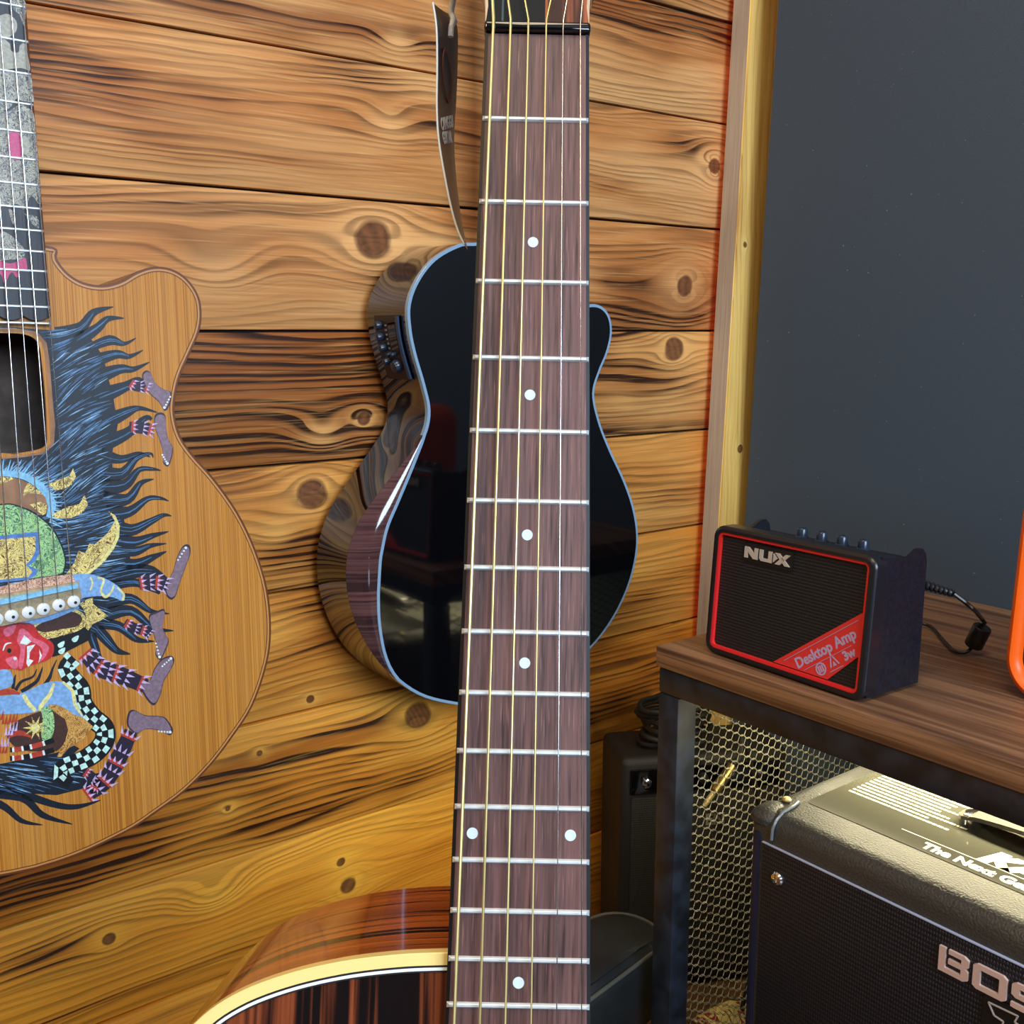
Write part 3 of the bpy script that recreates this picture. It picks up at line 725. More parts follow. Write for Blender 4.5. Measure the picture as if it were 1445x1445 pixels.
class Art:
    def __init__(s): s.bm = BM(); s.n = 0
    def P(s, px, py, z): x, y = G3.loc(px, py, TH); return (x, y, z)
    def poly(s, pts, mat, lv, smooth=False, th=None):
        if smooth: pts = [(p.x, p.y) for p in spline([Vector((a, b, 0)) for a, b in pts], 4, True)]
        z = TH + lv*LV
        q = [s.P(px, py, 0)[:2] for px, py in pts]
        prism(s.bm, q, TH+.00003, z, PI[mat])
    def rib(s, pts, w, mat, lv, sub=5):
        """tapered brush stroke; w = widths in pixels at the control points"""
        sp = spline([Vector((a, b, 0)) for a, b in pts], sub); n = len(sp); z = TH + lv*LV
        nW = len(w); A, B = [], []
        for i, p in enumerate(sp):
            t = (sp[min(i+1, n-1)] - sp[max(i-1, 0)]).normalized(); f = i/(n-1)*(nW-1); k = min(int(f), nW-2); ww = (w[k]*(1-f+k) + w[k+1]*(f-k))/2
            A.append(s.bm.verts.new(s.P(p.x - t.y*ww, p.y + t.x*ww, z))); B.append(s.bm.verts.new(s.P(p.x + t.y*ww, p.y - t.x*ww, z)))
        for i in range(n-1):
            f = s.bm.faces.new((A[i], B[i], B[i+1], A[i+1])); f.material_index = PI[mat]
            f.normal_update()
            if f.normal.z < 0: f.normal_flip()
    def dot(s, px, py, r, mat, lv, ry=None):
        ry = ry or r; s.poly([(px + r*cos(2*pi*k/14), py + ry*sin(2*pi*k/14)) for k in range(14)], mat, lv)
    def done(s, name, label=None):
        used = sorted({f.material_index for f in s.bm.faces}); mp = {u: i for i, u in enumerate(used)}
        for f in s.bm.faces: f.material_index = mp[f.material_index]
        o = link(name, s.bm, [PMATS[u] for u in used], G3.root, 0)
        if label: o['label'] = label
        return o
def inpoly(x, y, P):
    c_ = False; j = len(P)-1
    for i in range(len(P)):
        if (P[i][1] > y) != (P[j][1] > y) and x < (P[j][0]-P[i][0])*(y-P[i][1])/(P[j][1]-P[i][1]) + P[i][0]: c_ = not c_
        j = i
    return c_
hairP = [(-60, 452), (0, 459), (35, 463), (72, 466), (92, 462), (112, 464), (134, 484), (146, 505), (152, 530), (160, 560), (166, 600), (158, 640), (160, 690), (172, 720), (180, 755), (184, 790), (180, 812), (160, 838), (150, 862), (120, 862), (60, 850), (-60, 850), (-60, 668),
         (0, 648), (34, 645), (60, 641), (76, 628), (78, 600), (74, 560), (70, 510), (66, 484), (52, 468), (20, 463), (-60, 463)]
A = Art(); A.poly([(-60, 664), (0, 646), (36, 642), (60, 637), (71, 626), (72, 600), (69, 560), (64, 505), (59, 484), (48, 472), (30, 468), (0, 468), (-30, 470), (-30, 466), (0, 464), (40, 466), (62, 474), (73, 490), (76, 520), (80, 560), (84, 610), (80, 634), (66, 646), (30, 652), (-60, 672)], 'rim', .6)
A.done('soundhole_rim')
A = Art(); A.poly(hairP, 'hair', 1)
locks = [([(80, 474), (114, 462), (132, 441), (160, 433)], [26, 16, 11, 1]), ([(108, 482), (136, 464), (152, 450), (175, 449)], [22, 14, 9, 1]), ([(128, 490), (155, 480), (175, 485), (192, 477)], [12, 15, 6, 1]),
 ([(125, 512), (163, 500), (182, 503), (202, 494)], [22, 13, 7, 1]), ([(130, 535), (168, 521), (188, 521), (211, 511)], [26, 14, 8, 1]), ([(140, 560), (178, 545), (196, 537), (212, 547)], [26, 14, 10, 3]), ([(140, 600), (176, 583), (196, 576), (222, 582)], [26, 16, 7, 1]),
 ([(140, 628), (178, 612), (205, 590), (214, 592)], [26, 16, 8, 4]), ([(140, 640), (170, 648), (196, 640), (212, 645)], [22, 12, 6, 1]), ([(140, 668), (172, 668), (192, 647), (212, 640), (216, 646)], [26, 16, 9, 4, 1]), ([(142, 688), (176, 684), (196, 663), (216, 662), (227, 664)], [28, 16, 8, 5, 1]), ([(146, 706), (180, 704), (198, 682), (217, 676)], [28, 15, 8, 1]),
 ([(150, 725), (182, 722), (208, 704), (226, 703), (238, 707)], [28, 15, 8, 5, 1]), ([(155, 742), (185, 748), (212, 736), (230, 727), (242, 728)], [26, 17, 10, 6, 1]), ([(160, 760), (190, 764), (215, 756), (238, 750)], [18, 14, 8, 1]), ([(160, 776), (190, 778), (212, 770), (235, 767)], [16, 14, 7, 1]), ([(160, 795), (190, 797), (214, 787), (235, 778)], [24, 17, 10, 1]),
 ([(150, 815), (190, 806), (215, 806), (240, 822)], [26, 20, 14, 3]), ([(160, 826), (190, 822), (218, 832), (225, 838)], [14, 12, 8, 3]), ([(150, 850), (185, 845), (212, 862), (239, 866)], [22, 14, 7, 1]), ([(148, 868), (185, 862), (215, 886), (245, 890)], [22, 14, 9, 1]), ([(140, 880), (168, 884), (192, 902), (218, 905)], [16, 14, 9, 1]), ([(135, 885), (150, 902), (165, 918), (184, 923)], [18, 16, 10, 1]), ([(128, 895), (134, 912), (140, 926), (148, 932)], [14, 12, 7, 1])]
for p, w in locks: A.rib(p, w, 'hair', 1.25)
A.poly([(112, 850), (150, 845), (165, 860), (150, 885), (128, 900), (112, 905), (100, 890), (108, 870)], 'hair', 1.1)
# lower beard of hair
A.poly([(-60, 1075), (0, 1078), (40, 1070), (80, 1062), (105, 1052), (112, 1056), (95, 1072), (130, 1092), (145, 1090), (120, 1112), (80, 1122), (45, 1120), (25, 1118), (-60, 1130)], 'hair', 1.1)
for p, w in (([(-40, 1100), (30, 1120), (80, 1136), (110, 1138), (142, 1129)], [30, 12, 9, 7, 1]), ([(-40, 1110), (30, 1125), (60, 1150), (102, 1163)], [30, 12, 9, 1]), ([(-60, 1120), (0, 1135), (30, 1158), (60, 1164)], [20, 11, 7, 1]),
             ([(22, 974), (30, 962), (46, 955), (52, 944)], [5, 4, 3, 1]), ([(30, 976), (50, 963), (56, 953), (60, 941)], [6, 5, 4, 1]), ([(62, 968), (70, 956), (74, 944), (80, 931)], [6, 5, 3, 1]), ([(18, 972), (20, 960), (22, 952)], [5, 4, 1])): A.rib(p, w, 'hair', 1.2)
A.done('painted_hair')
# strands
A = Art(); rnd = random.Random(3)
def ang(x, y):
    if y > 1040: return radians(8 + (y-1080)*.25)
    if y > 850: return radians(18 + (y-850)*.25)
    base = -38 + max(0, x-95)*.28
    if y > 690: base = base*max(0, 1-(y-690)/80) + (-4)*(min(1, (y-690)/80))
    if y < 500: base = -14 - max(0, x-80)*.3
    return radians(base + 9*sin(x*.05 + y*.09))
low = [(-50, 1080), (40, 1072), (100, 1062), (130, 1094), (100, 1116), (-50, 1125)]; mid = [(112, 850), (150, 846), (165, 860), (150, 885), (128, 900), (105, 888)]
cnt = 0
lockp = [p for l, w in locks for p in [(l[0][0]*.6+l[1][0]*.4, l[0][1]*.6+l[1][1]*.4)]]
while cnt < 900:
    x, y = rnd.uniform(-20, 185), rnd.uniform(455, 1130)
    if not (inpoly(x, y, hairP) or inpoly(x, y, low) or inpoly(x, y, mid)): continue
    L = rnd.uniform(14, 34); pts = [(x, y)]; ok = True
    for q in range(3):
        a = ang(*pts[-1]); nxp = (pts[-1][0] + cos(a)*L/3, pts[-1][1] + sin(a)*L/3); pts.append(nxp)
        if not (inpoly(*nxp, hairP) or inpoly(*nxp, low) or inpoly(*nxp, mid)): ok = False
    if not ok: continue
    A.rib(pts, [.2, rnd.uniform(.7, 1.5), .2], 'strand' if rnd.random() < .72 else 'strand2', 1.5 + rnd.random()*.2, 2); cnt += 1
for p, w in locks:
    for q in range(2):
        o_ = rnd.uniform(-.22, .22)*w[1]; A.rib([(a, b+o_*(1-i/len(p))) for i, (a, b) in enumerate(p[:-1])], [.3, 1.3, .3], 'strand', 1.6, 3)
A.done('painted_hair_strands')
# crown: pale blue fringe, green dome, gilded flames
A = Art()
A.rib([(-50, 672), (0, 668), (30, 671), (52, 682), (67, 698), (73, 714), (68, 730)], [7, 8, 9, 10, 11, 12, 6], 'paleblue', 2)
for i in range(34):
    t = i/33; a_ = -1.75 + t*2.0; cx, cy = 10, 722; r0, r1 = 56, 70 + 6*sin(i*2.3)
    A.rib([(cx + r0*1.1*cos(a_), cy + r0*sin(a_)), (cx + r1*1.12*cos(a_+.06), cy + r1*sin(a_+.06))], [3, .6], 'paleblue' if i % 2 else 'strand2', 2.1, 2)
A.poly([(-50, 680), (0, 673), (28, 676), (50, 686), (64, 702), (68, 716), (64, 726), (56, 727), (40, 718), (16, 712), (-50, 712)], 'rim', 2.2)
A.poly([(32, 703), (34, 690), (40, 681), (50, 687), (61, 698), (46, 696), (38, 697)], 'gold', 2.4); A.poly([(42, 712), (56, 708), (66, 712), (65, 724), (60, 727)], 'gold', 2.4)
A.poly([(-30, 676), (0, 672), (22, 674), (10, 680), (-30, 690)], 'gold', 2.4)
A.done('painted_fringe')
A = Art()
A.poly([(-60, 716), (0, 711), (18, 711), (40, 719), (60, 731), (76, 747), (88, 770), (93, 790), (91, 806), (86, 812), (60, 816), (0, 824), (-60, 830)], 'black', 2.5, True)
A.poly([(-60, 718), (0, 713), (18, 713), (40, 721), (59, 733), (74, 748), (86, 771), (91, 790), (89, 805), (84, 810), (60, 814), (0, 822), (-60, 828)], 'green', 2.7, True)
A.poly([(-60, 758), (0, 756), (55, 750), (56, 778), (50, 792), (40, 798), (54, 804), (50, 812), (40, 818), (-60, 828)], 'blue', 2.9)
A.poly([(-60, 764), (0, 761), (50, 757), (50, 777), (44, 789), (36, 797), (46, 806), (40, 814), (-60, 824)], 'gold', 3.1)
A.done('painted_green_dome')
A = Art()
for P_ in ([(68, 684), (75, 679), (86, 676), (98, 671), (103, 661), (107, 672), (101, 684), (90, 690), (78, 692)], [(73, 727), (82, 721), (96, 715), (112, 711), (119, 698), (124, 712), (116, 724), (100, 731), (80, 732)],
           [(92, 812), (104, 795), (111, 777), (120, 781), (126, 767), (134, 768), (152, 752), (162, 735), (153, 721), (163, 728), (169, 742), (168, 758), (160, 776), (146, 794), (124, 812)]):
    A.poly([(x+ (1 if x > 100 else -1)*.0, y) for x, y in P_], 'gold', 2.6)
A.rib([(160, 728), (166, 745), (164, 762), (152, 782), (135, 800), (120, 811)], [1, 4, 4, 4, 4, 3], 'cream', 2.8)
A.done('painted_gilded_flames')
# bridge with carved cloth
bm = BM(); q = [G3.loc(a, b, TH) for a, b in ((-70, 846), (0, 838), (60, 828), (108, 820), (113, 842), (100, 856), (60, 869), (0, 882), (-70, 892))]
prism(bm, q, TH, TH+.0055); link('bridge', bm, cm('painted_bridge_wood', (170, 152, 120)), G3.root)
A = Art(); A.poly([(-70, 834), (0, 828), (40, 818), (80, 812), (104, 811), (110, 822), (60, 830), (0, 839), (-70, 848)], 'brownwood', 5)
A.poly([(103, 811), (125, 810), (145, 815), (162, 824), (173, 834), (176, 843), (172, 848), (160, 843), (140, 841), (120, 843), (110, 845), (108, 825)], 'lightblue', 5.4, True)
A.rib([(127, 814), (130, 822), (127, 833)], [2, 2.4, 2], 'cream', 5.7); A.rib([(137, 815), (146, 818), (142, 833), (148, 842), (156, 836), (161, 825)], [2.5, 3, 3, 4, 3, 2], 'cream', 5.7); A.rib([(165, 829), (174, 838), (173, 847)], [2, 3, 4], 'cream', 5.7)
A.poly([(0, 868), (40, 872), (80, 862), (108, 850), (112, 858), (80, 872), (55, 880), (0, 884)], 'lightblue', 3)
A.done('painted_blue_sash')
bm = BM(); q = [G3.loc(a, b, TH+.006) for a, b in ((-60, 855), (0, 845.5), (108, 823), (109, 829), (0, 852.5), (-60, 862))]; prism(bm, q, TH+.005, TH+.0095); link('saddle', bm, PM['paleblue'], G3.root)
for i in range(6):
    bm = BM(); lathe(bm, [(.0046, 0), (.0049, .0006), (.0048, .0013), (.0042, .0018), (.0020, .0021), (.0003, .0022)], Matrix.Translation((pins[i][0], pins[i][1], TH+.0055)), 20)
    p_ = link('bridge_pin', bm, M_['white_plastic'], G3.root)
    bm = BM(); disc(bm, (pins[i][0]+.0010, pins[i][1]-.0008), .0012, TH+.0070, TH+.0080, 12); link('pin_dot', bm, M_['black_matte'], p_)
# head, ornament, garment
A = Art()
A.poly([(58, 902), (80, 894), (105, 888), (128, 884), (128, 902), (105, 914), (85, 924), (74, 927), (66, 915)], 'black', 2)
for a, b, r_ in ((86, 910, 0), (106, 902, 0), (87, 919, 0)): A.poly([(a-5, b), (a, b-4), (a+5, b-5), (a+3, b+2), (a-2, b+4)], 'mint', 2.4, True)
A.poly([(48, 882), (75, 868), (97, 859), (112, 862), (121, 871), (122, 880), (112, 889), (95, 895), (64, 902), (52, 895)], 'gold', 2.2, True)
A.poly([(50, 885), (78, 869), (97, 863), (110, 866), (116, 874), (108, 884), (85, 888), (62, 892)], 'brown', 2.5, True)
A.poly([(112, 852), (122, 846), (131, 843), (131, 852), (141, 860), (152, 869), (141, 876), (130, 881), (125, 890), (118, 884), (122, 872), (118, 860)], 'gold', 2.6)
A.poly([(-30, 873), (20, 878), (44, 880), (57, 896), (74, 907), (75, 922), (66, 932), (40, 940), (30, 946), (18, 944), (0, 945), (-30, 950)], 'red', 3, True)
A.poly([(28, 888), (36, 889), (48, 900), (62, 906), (69, 914), (64, 926), (56, 934), (60, 920), (56, 912), (44, 906), (36, 912), (34, 930), (30, 944), (26, 938), (29, 915), (24, 905)], 'pink', 3.3, True)
A.poly([(28, 908), (34, 896), (44, 905), (38, 910)], 'white', 3.5); A.poly([(38, 912), (50, 909), (42, 920), (41, 930), (47, 932), (40, 941), (37, 936), (38, 925)], 'white', 3.5); A.poly([(55, 916), (59, 925), (54, 936), (56, 925)], 'white', 3.5)
A.dot(13, 917, 6.5, 'brick', 3.4); A.dot(13, 918, 3.2, 'black', 3.6); A.rib([(4, 918), (8, 909), (16, 907)], [1.5, 2.5, 1], 'white', 3.6); A.poly([(8, 930), (22, 926), (26, 938), (20, 944), (12, 938)], 'pink', 3.5, True)
A.dot(21, 929, 2.4, 'white', 3.8); A.poly([(5, 888), (22, 882), (18, 894), (8, 898)], 'pink', 3.5, True)
A.done('painted_red_mask')
A = Art()
A.poly([(-40, 985), (0, 982), (30, 978), (60, 965), (84, 961), (98, 968), (106, 980), (110, 996), (118, 1012), (105, 1010), (92, 1001), (75, 994), (55, 1003), (30, 1007), (-40, 1006)], 'lightblue', 2.6, True)
A.poly([(-30, 945), (8, 944), (18, 956), (12, 970), (-30, 976)], 'lightblue', 2.6, True); A.rib([(-20, 982), (10, 976), (28, 979)], [6, 8, 3], 'brick', 2.8)
A.rib([(76, 964), (70, 980), (58, 996), (56, 1003)], [3, 6, 6, 4], 'cream', 3); A.rib([(33, 980), (40, 992), (50, 1003)], [6, 6, 5], 'cream', 3); A.rib([(88, 962), (102, 975), (106, 994), (116, 1010)], [3, 5, 5, 2], 'cream', 3)
A.done('painted_blue_skirt')
A = Art()
path = spline([Vector(p+(0,)) for p in ((104, 928), (93, 942), (102, 958), (113, 972), (116, 992), (130, 1012), (146, 1026), (148, 1042), (138, 1058), (118, 1072), (92, 1082), (84, 1092), (100, 1106))], 5)
w = 25; nsub = 3; cell = 9.0
acc = [0]
for a, b in zip(path, path[1:]): acc.append(acc[-1] + (b-a).length)
A.rib([(p.x, p.y) for p in path], [18, 26, 29, 29, 29, 28, 24, 16], 'black', 2.3, 1)
def at_len(s_):
    for i in range(len(acc)-1):
        if acc[i+1] >= s_:
            u = (s_-acc[i])/(acc[i+1]-acc[i]); p = path[i].lerp(path[i+1], u); t = (path[i+1]-path[i]).normalized(); return p, Vector((-t.y, t.x, 0))
    t = (path[-1]-path[-2]).normalized(); return path[-1], Vector((-t.y, t.x, 0))
i = 0
while (i+1)*cell < acc[-1]-2:
    for j in range(nsub):
        if (i+j) % 2 == 0:
            f0 = (j/nsub-.5)*w; f1 = ((j+1)/nsub-.5)*w
            q = []
            for s_, f in ((i*cell+.6, f0+.5), ((i+1)*cell-.2, f0+.5), ((i+1)*cell-.2, f1-.4), (i*cell+.6, f1-.4)):
                p, n_ = at_len(s_); q.append((p.x+n_.x*f, p.y+n_.y*f))
            A.poly(q, 'mint', 2.6)
    i += 1
A.done('painted_checked_cloth')
# furry legs
def leg(path, w, foot, lv=2.4, steps=7, seed=1, toe=None):
    r_ = random.Random(seed); A.rib(path, [w*.8, w, w, w*.8], 'navy', lv)
    sp = spline([Vector(p+(0,)) for p in path], 8); n = len(sp)
    for k_ in range(steps):
        i_ = int((k_+.5)/steps*(n-1)); p = sp[i_]; t = (sp[min(i_+1, n-1)]-sp[max(i_-1, 0)]).normalized(); nn = Vector((-t.y, t.x, 0))
        if k_ % 2 == 0: A.poly([tuple((p + nn*w*.46*sg + t*tt)[:2]) for sg, tt in ((-1, -3), (1, -3), (1, 3), (-1, 3))], 'brick', lv+.25)
        for f in (-.42, -.14, .14, .42):
            c0 = p + nn*w*f; l_ = w*.42*r_.uniform(.8, 1.2); tip = c0 + t*l_*1.0 + nn*f*w*.55
            A.poly([tuple((c0 - nn*w*.10)[:2]), tuple((c0 + nn*w*.10)[:2]), tuple(tip[:2])], 'lav', lv+.45+.02*r_.random())
    if foot:
        cxf = sum(p[0] for p in foot)/len(foot); cyf = sum(p[1] for p in foot)/len(foot)
        A.poly([(cxf+(x-cxf)*1.09, cyf+(y-cyf)*1.09) for x, y in foot], 'footline', lv+.1, True); A.poly(foot, 'foot', lv+.3, True)
    if toe:
        (xa, ya), (xb, yb2) = toe
        for q in range(5):
            t = q/4; A.dot(xa+(xb-xa)*t, ya+(yb2-ya)*t, 2.0 - .25*abs(t*4-0)*.6 if q == 0 else 1.3, 'white', lv+.5)
A = Art()
A = Art(); leg([(183, 540), (192, 545), (204, 546), (210, 548)], 14, [(202, 531), (207, 525), (213, 528), (219, 541), (229, 549), (239, 553), (240, 562), (236, 573), (231, 577), (224, 566), (213, 556), (206, 545)], toe=((232, 575), (240, 560)), steps=3, seed=2); A.done('painted_leg')
A = Art(); leg([(182, 602), (196, 603), (208, 605), (216, 607)], 17, [(219, 590), (226, 585), (233, 589), (234, 605), (237, 620), (243, 632), (240, 648), (236, 655), (230, 650), (230, 637), (226, 622), (220, 606)], toe=((236, 654), (229, 642)), steps=3, seed=3); A.done('painted_leg')
A = Art(); leg([(196, 824), (210, 822), (224, 822), (236, 826)], 20, [(235, 830), (239, 817), (245, 805), (249, 790), (257, 774), (265, 772), (267, 782), (261, 800), (253, 822), (248, 838), (242, 843), (236, 838)], toe=((262, 773), (251, 790)), steps=4, seed=4); A.done('painted_leg')
A = Art(); leg([(176, 878), (190, 886), (204, 890), (212, 896)], 14, [(211, 872), (220, 866), (230, 862), (232, 868), (229, 884), (233, 896), (237, 904), (230, 922), (226, 928), (220, 922), (221, 908), (217, 894)], toe=((225, 927), (220, 908)), steps=4, seed=5); A.done('painted_leg')
A = Art(); leg([(120, 922), (140, 942), (168, 952), (206, 968)], 25, [(200, 966), (212, 960), (218, 945), (228, 932), (240, 928), (244, 935), (238, 948), (230, 962), (226, 978), (218, 992), (208, 984)], toe=((241, 929), (229, 940)), steps=7, seed=6); A.done('painted_leg')
A = Art(); leg([(122, 1122), (148, 1102), (166, 1072), (185, 1032)], 24, [(182, 1024), (183, 1008), (190, 1003), (205, 1010), (222, 1011), (232, 1014), (241, 1028), (237, 1036), (224, 1030), (206, 1028), (194, 1034)], toe=((240, 1033), (224, 1032)), steps=7, seed=7); A.done('painted_leg')
A = Art(); leg([(118, 1000+88), (128, 1095), (136, 1104), (128, 1118)], 14, None, steps=3, seed=9); A.done('painted_leg')
A = Art()
A.poly([(68, 994), (90, 998), (104, 1008), (118, 1013), (131, 1025), (118, 1042), (100, 1052), (86, 1068), (80, 1068), (92, 1045), (96, 1030), (92, 1015), (76, 1004)], 'gold2', 3)
A.poly([(70, 1002), (84, 1004), (94, 1018), (96, 1032), (92, 1046), (82, 1058), (72, 1060), (30, 1058), (10, 1040), (20, 1020), (50, 1006)], 'brown', 2.8, True)
A.poly([(58, 1000), (70, 998), (76, 1012), (76, 1030), (70, 1044), (60, 1044), (58, 1030), (60, 1014)], 'green', 3.2, True)
for q in range(10):
    a_ = q*2*pi/10; A.poly([(50 + 5*cos(a_-.5), 1027 + 5*sin(a_-.5)), (50 + 19*cos(a_), 1027 + 17*sin(a_)), (50 + 5*cos(a_+.5), 1027 + 5*sin(a_+.5))], 'gold', 3.4 + .02*q)
A.dot(50, 1027, 6, 'cream', 3.7)
A.rib([(12, 1040), (28, 1034), (44, 1040)], [2, 8, 2], 'brick', 3.1)
for y0_, y1_ in ((1058, 1044), (1070, 1058)):
    cols = ['black', 'white', 'brick', 'white', 'black', 'white', 'brick', 'white', 'black']; xs_ = [14, 17, 20, 30, 33, 42, 45, 60, 63, 76]
    for q in range(9):
        f = lambda x: y0_ + (y1_-y0_)*((x-14)/62)**1.6
        A.rib([(xs_[q], f(xs_[q])), (xs_[q+1], f(xs_[q+1]))], [7, 7], cols[q], 3.6, 2)
for x, y, q in ((-4, 1008, 'brick'), (6, 1014, 'brick'), (16, 1012, 'brick'), (10, 1030, 'lav'), (2, 1055, 'brick'), (4, 1046, 'lav'), (16, 1024, 'lav')):
    for e in range(3): A.poly([(x-4+e*4, y+8), (x+e*4, y+7), (x-1+e*5, y-7)], q, 3.3+.03*e)
A.done('painted_gilded_ornament')
# engraved silver inlay on the fretboard
A = Art()
sil = scroll('engraved_silver_inlay', (158, 158, 146), (34, 40, 52), 110); mag = cm('magenta_inlay', (176, 50, 106))
def inl(pts, mat, lv=1):
    bm = BM(); q = [G3.loc(a, b, 0) for a, b in pts]; q = [(p.x, p.y) for p in spline([Vector((x, y, 0)) for x, y in q], 3, True)]
    prism(bm, q, .0, .00018*lv); link('fretboard_inlay', bm, mat, G3.root, 0)
plainsil = cm('silver_inlay', (146, 146, 134))
inl([(14, 0), (34, 0), (36, 20), (33, 36), (28, 22), (20, 14)], sil)
inl([(0, 22), (12, 20), (23, 30), (23, 44), (14, 52), (8, 56), (14, 62), (16, 72), (26, 74), (28, 64), (36, 62), (40, 82), (42, 100), (30, 96), (0, 98), (-20, 90), (-20, 30)], plainsil)
inl([(-20, 101), (0, 100), (20, 102), (42, 104), (46, 130), (47, 144), (30, 142), (22, 140), (14, 152), (0, 156), (-20, 150)], sil)
inl([(-20, 162), (10, 158), (26, 148), (36, 150), (47, 160), (50, 186), (52, 206), (53, 224), (56, 262), (57, 290), (44, 276), (34, 296), (24, 288), (0, 292), (-20, 290)], sil)
inl([(12, 190), (22, 186), (30, 196), (30, 222), (20, 226), (12, 214)], mag, 1.4)
inl([(33, 192), (42, 200), (40, 216), (32, 214)], plainsil, 1.5)
inl([(12, 296), (18, 298), (22, 312), (18, 316)], sil); inl([(30, 296), (36, 302), (52, 306), (55, 322), (44, 314)], sil)
inl([(-20, 328), (0, 326), (12, 330), (24, 340), (34, 352), (32, 366), (16, 366), (0, 368), (-20, 366)], sil)
inl([(-20, 368), (0, 368), (14, 372), (26, 368), (36, 364), (38, 382), (30, 380), (24, 392), (16, 384), (6, 400), (0, 386), (-20, 392)], mag)
A.bm.free()
# wall hangers for the two hanging guitars
for g_, lab in ((G2, 'black two-pronged wall hanger holding the small black guitar'), (G3, 'black two-pronged wall hanger holding the painted guitar at the left')):
    p = g_.M @ Vector((0, .02, -.012)); e = empty('guitar_hanger', Matrix.Translation(p), lab, 'hanger')
    bm = BM(); box(bm, -.03, .03, YL-p.y-.014, YL-p.y-.0028, -.04, .05, .003); link('wall_plate', bm, M_['black_metal'], e)
    bm = BM(); tube(bm, [(0, YL-p.y-.012, 0), (0, .035, 0), (0, .028, .0)], .006); tube(bm, [(-.031, -.02, .006), (-.031, .02, 0), (-.018, .030, 0), (.018, .030, 0), (.031, .02, 0), (.031, -.02, .006)], .005); link('yoke', bm, M_['black_matte'], e)
# floor stand carrying the foreground guitar
e = empty('guitar_stand', Matrix.Translation((0, 0, 0)), 'black folding floor stand carrying the foreground guitar', 'guitar stand')
for sx in (-1, 1):
    b0 = G1.M @ Vector((sx*.09, -.885, G1.th-.02)); f0 = G1.M @ Vector((sx*.09, -.892, G1.th-.12)); up = G1.M @ Vector((sx*.02, -.60, G1.th-.118))
    foot = Vector((b0.x - .06*sx*0, b0.y, .008))
    bm = BM(); fr_ = b0 - G1.n*-.03; fr_.z -= .012; f0.z -= .012; b1 = b0.copy(); b1.z -= .012
    tube(bm, [fr_, b1, f0, Vector((f0.x, f0.y, .008)), ], .007); tube(bm, [Vector((f0.x, f0.y, .008)) - G1.n*.16*Vector((1, 1, 0)).length*0 + Vector((-.10, -.13, 0))*1.0, Vector((f0.x, f0.y, .008)), Vector((f0.x+.09, f0.y+.11, .008))], .007); link('leg', bm, M_['black_metal'], e)
# ------------------------------------------------------------------ walnut shelf on a black steel rack
SH = .52; XF = .706; YS = .689; YE = -.38
R4 = empty('display_rack', Matrix.Translation((XF, YS, 0)), 'black steel rack with walnut laminate top and wire mesh side, in the right corner', 'rack')
def rl(bm): bmesh.ops.translate(bm, verts=bm.verts, vec=(-XF, -YS, 0)); return bm
bm = rl_b = BM(); box(bm, XF-.002, 1.1035, YE, YS, .4995, SH, .0012); link('wooden_top', rl(bm), M_['laminate'], R4)
tb = .026
for nm, x, y in (('leg', XF, YS-.003-tb), ('leg', 1.072, YS-.003-tb), ('leg', XF, YE+.003), ('leg', 1.072, YE+.003)):
    bm = BM(); box(bm, x, x+tb, y, y+tb, .001, .4735, .0015); link('leg', rl(bm), M_['black_metal'], R4)
for a in ((XF, XF+tb, YE+.003, YS-.003, .474, .499), (1.072, 1.072+tb, YE+.003, YS-.003, .474, .499), (XF+tb, 1.072, YS-.003-tb, YS-.003, .474, .499), (XF+tb, 1.072, YE+.003, YE+.003+tb, .474, .499), (1.072, 1.072+tb, YE+.03, YS-.03, .001, .026), (XF+tb, 1.072, YS-.003-tb, YS-.003, .001, .022)):
    bm = BM(); box(bm, *a, .0015); link('rail', rl(bm), M_['black_metal'], R4)
# expanded metal sheet welded to the left end
bm = BM(); sw, sh = .0200, .0052; ym = YS-.012; zz = .024
x0m, x1m = XF+tb-.004, 1.074; nz = int((.474-zz)/sh)
k = plain('galvanised_expanded_mesh', (116, 113, 98), .6, .1, noise=.2)
nxm = int((x1m-x0m)/sw)+1
for j in range(nz+1):
    z = zz + j*sh; pts = []
    off = sw/2 if j % 2 else 0
    for i in range(nxm+1):
        xa = x0m + i*sw - off
        for (dx, dz) in ((.06, 0), (.30, .0), (.56, 1), (.80, 1)):
            x = xa + dx*sw
            if x < x0m or x > x1m: continue
            pts.append((x, ym + (.0009 if dz else -.0009), z + dz*sh*1.0))
    if len(pts) > 1: tube(bm, pts, .00040, 4, mi=0, flat=1.3)
link('mesh_panel', rl(bm), k, R4, 60)
# light bar under the top
bm = BM(); box(bm, -.012, .012, -.28, .28, -.001, .0095, .001); Lb = link('light_bar', bm, M_['white_plastic'], R4); Lb.location = (.86-XF, .35-YS, .49)
k = Mat('lamp_diffuser'); k.color((255, 240, 190)); k.p.inputs['Emission Color'].default_value = (1, .86, .52, 1); k.set(emit=9)
bm = BM(); box(bm, -.009, .009, -.275, .275, -.0035, -.0012, .0008); link('diffuser', bm, k.m, Lb)
bar = area('rack_light', (.86, .35, .484), (.86, .35, 0), .02, .55, 3.6, (1, .88, .55)); bar.parent = None
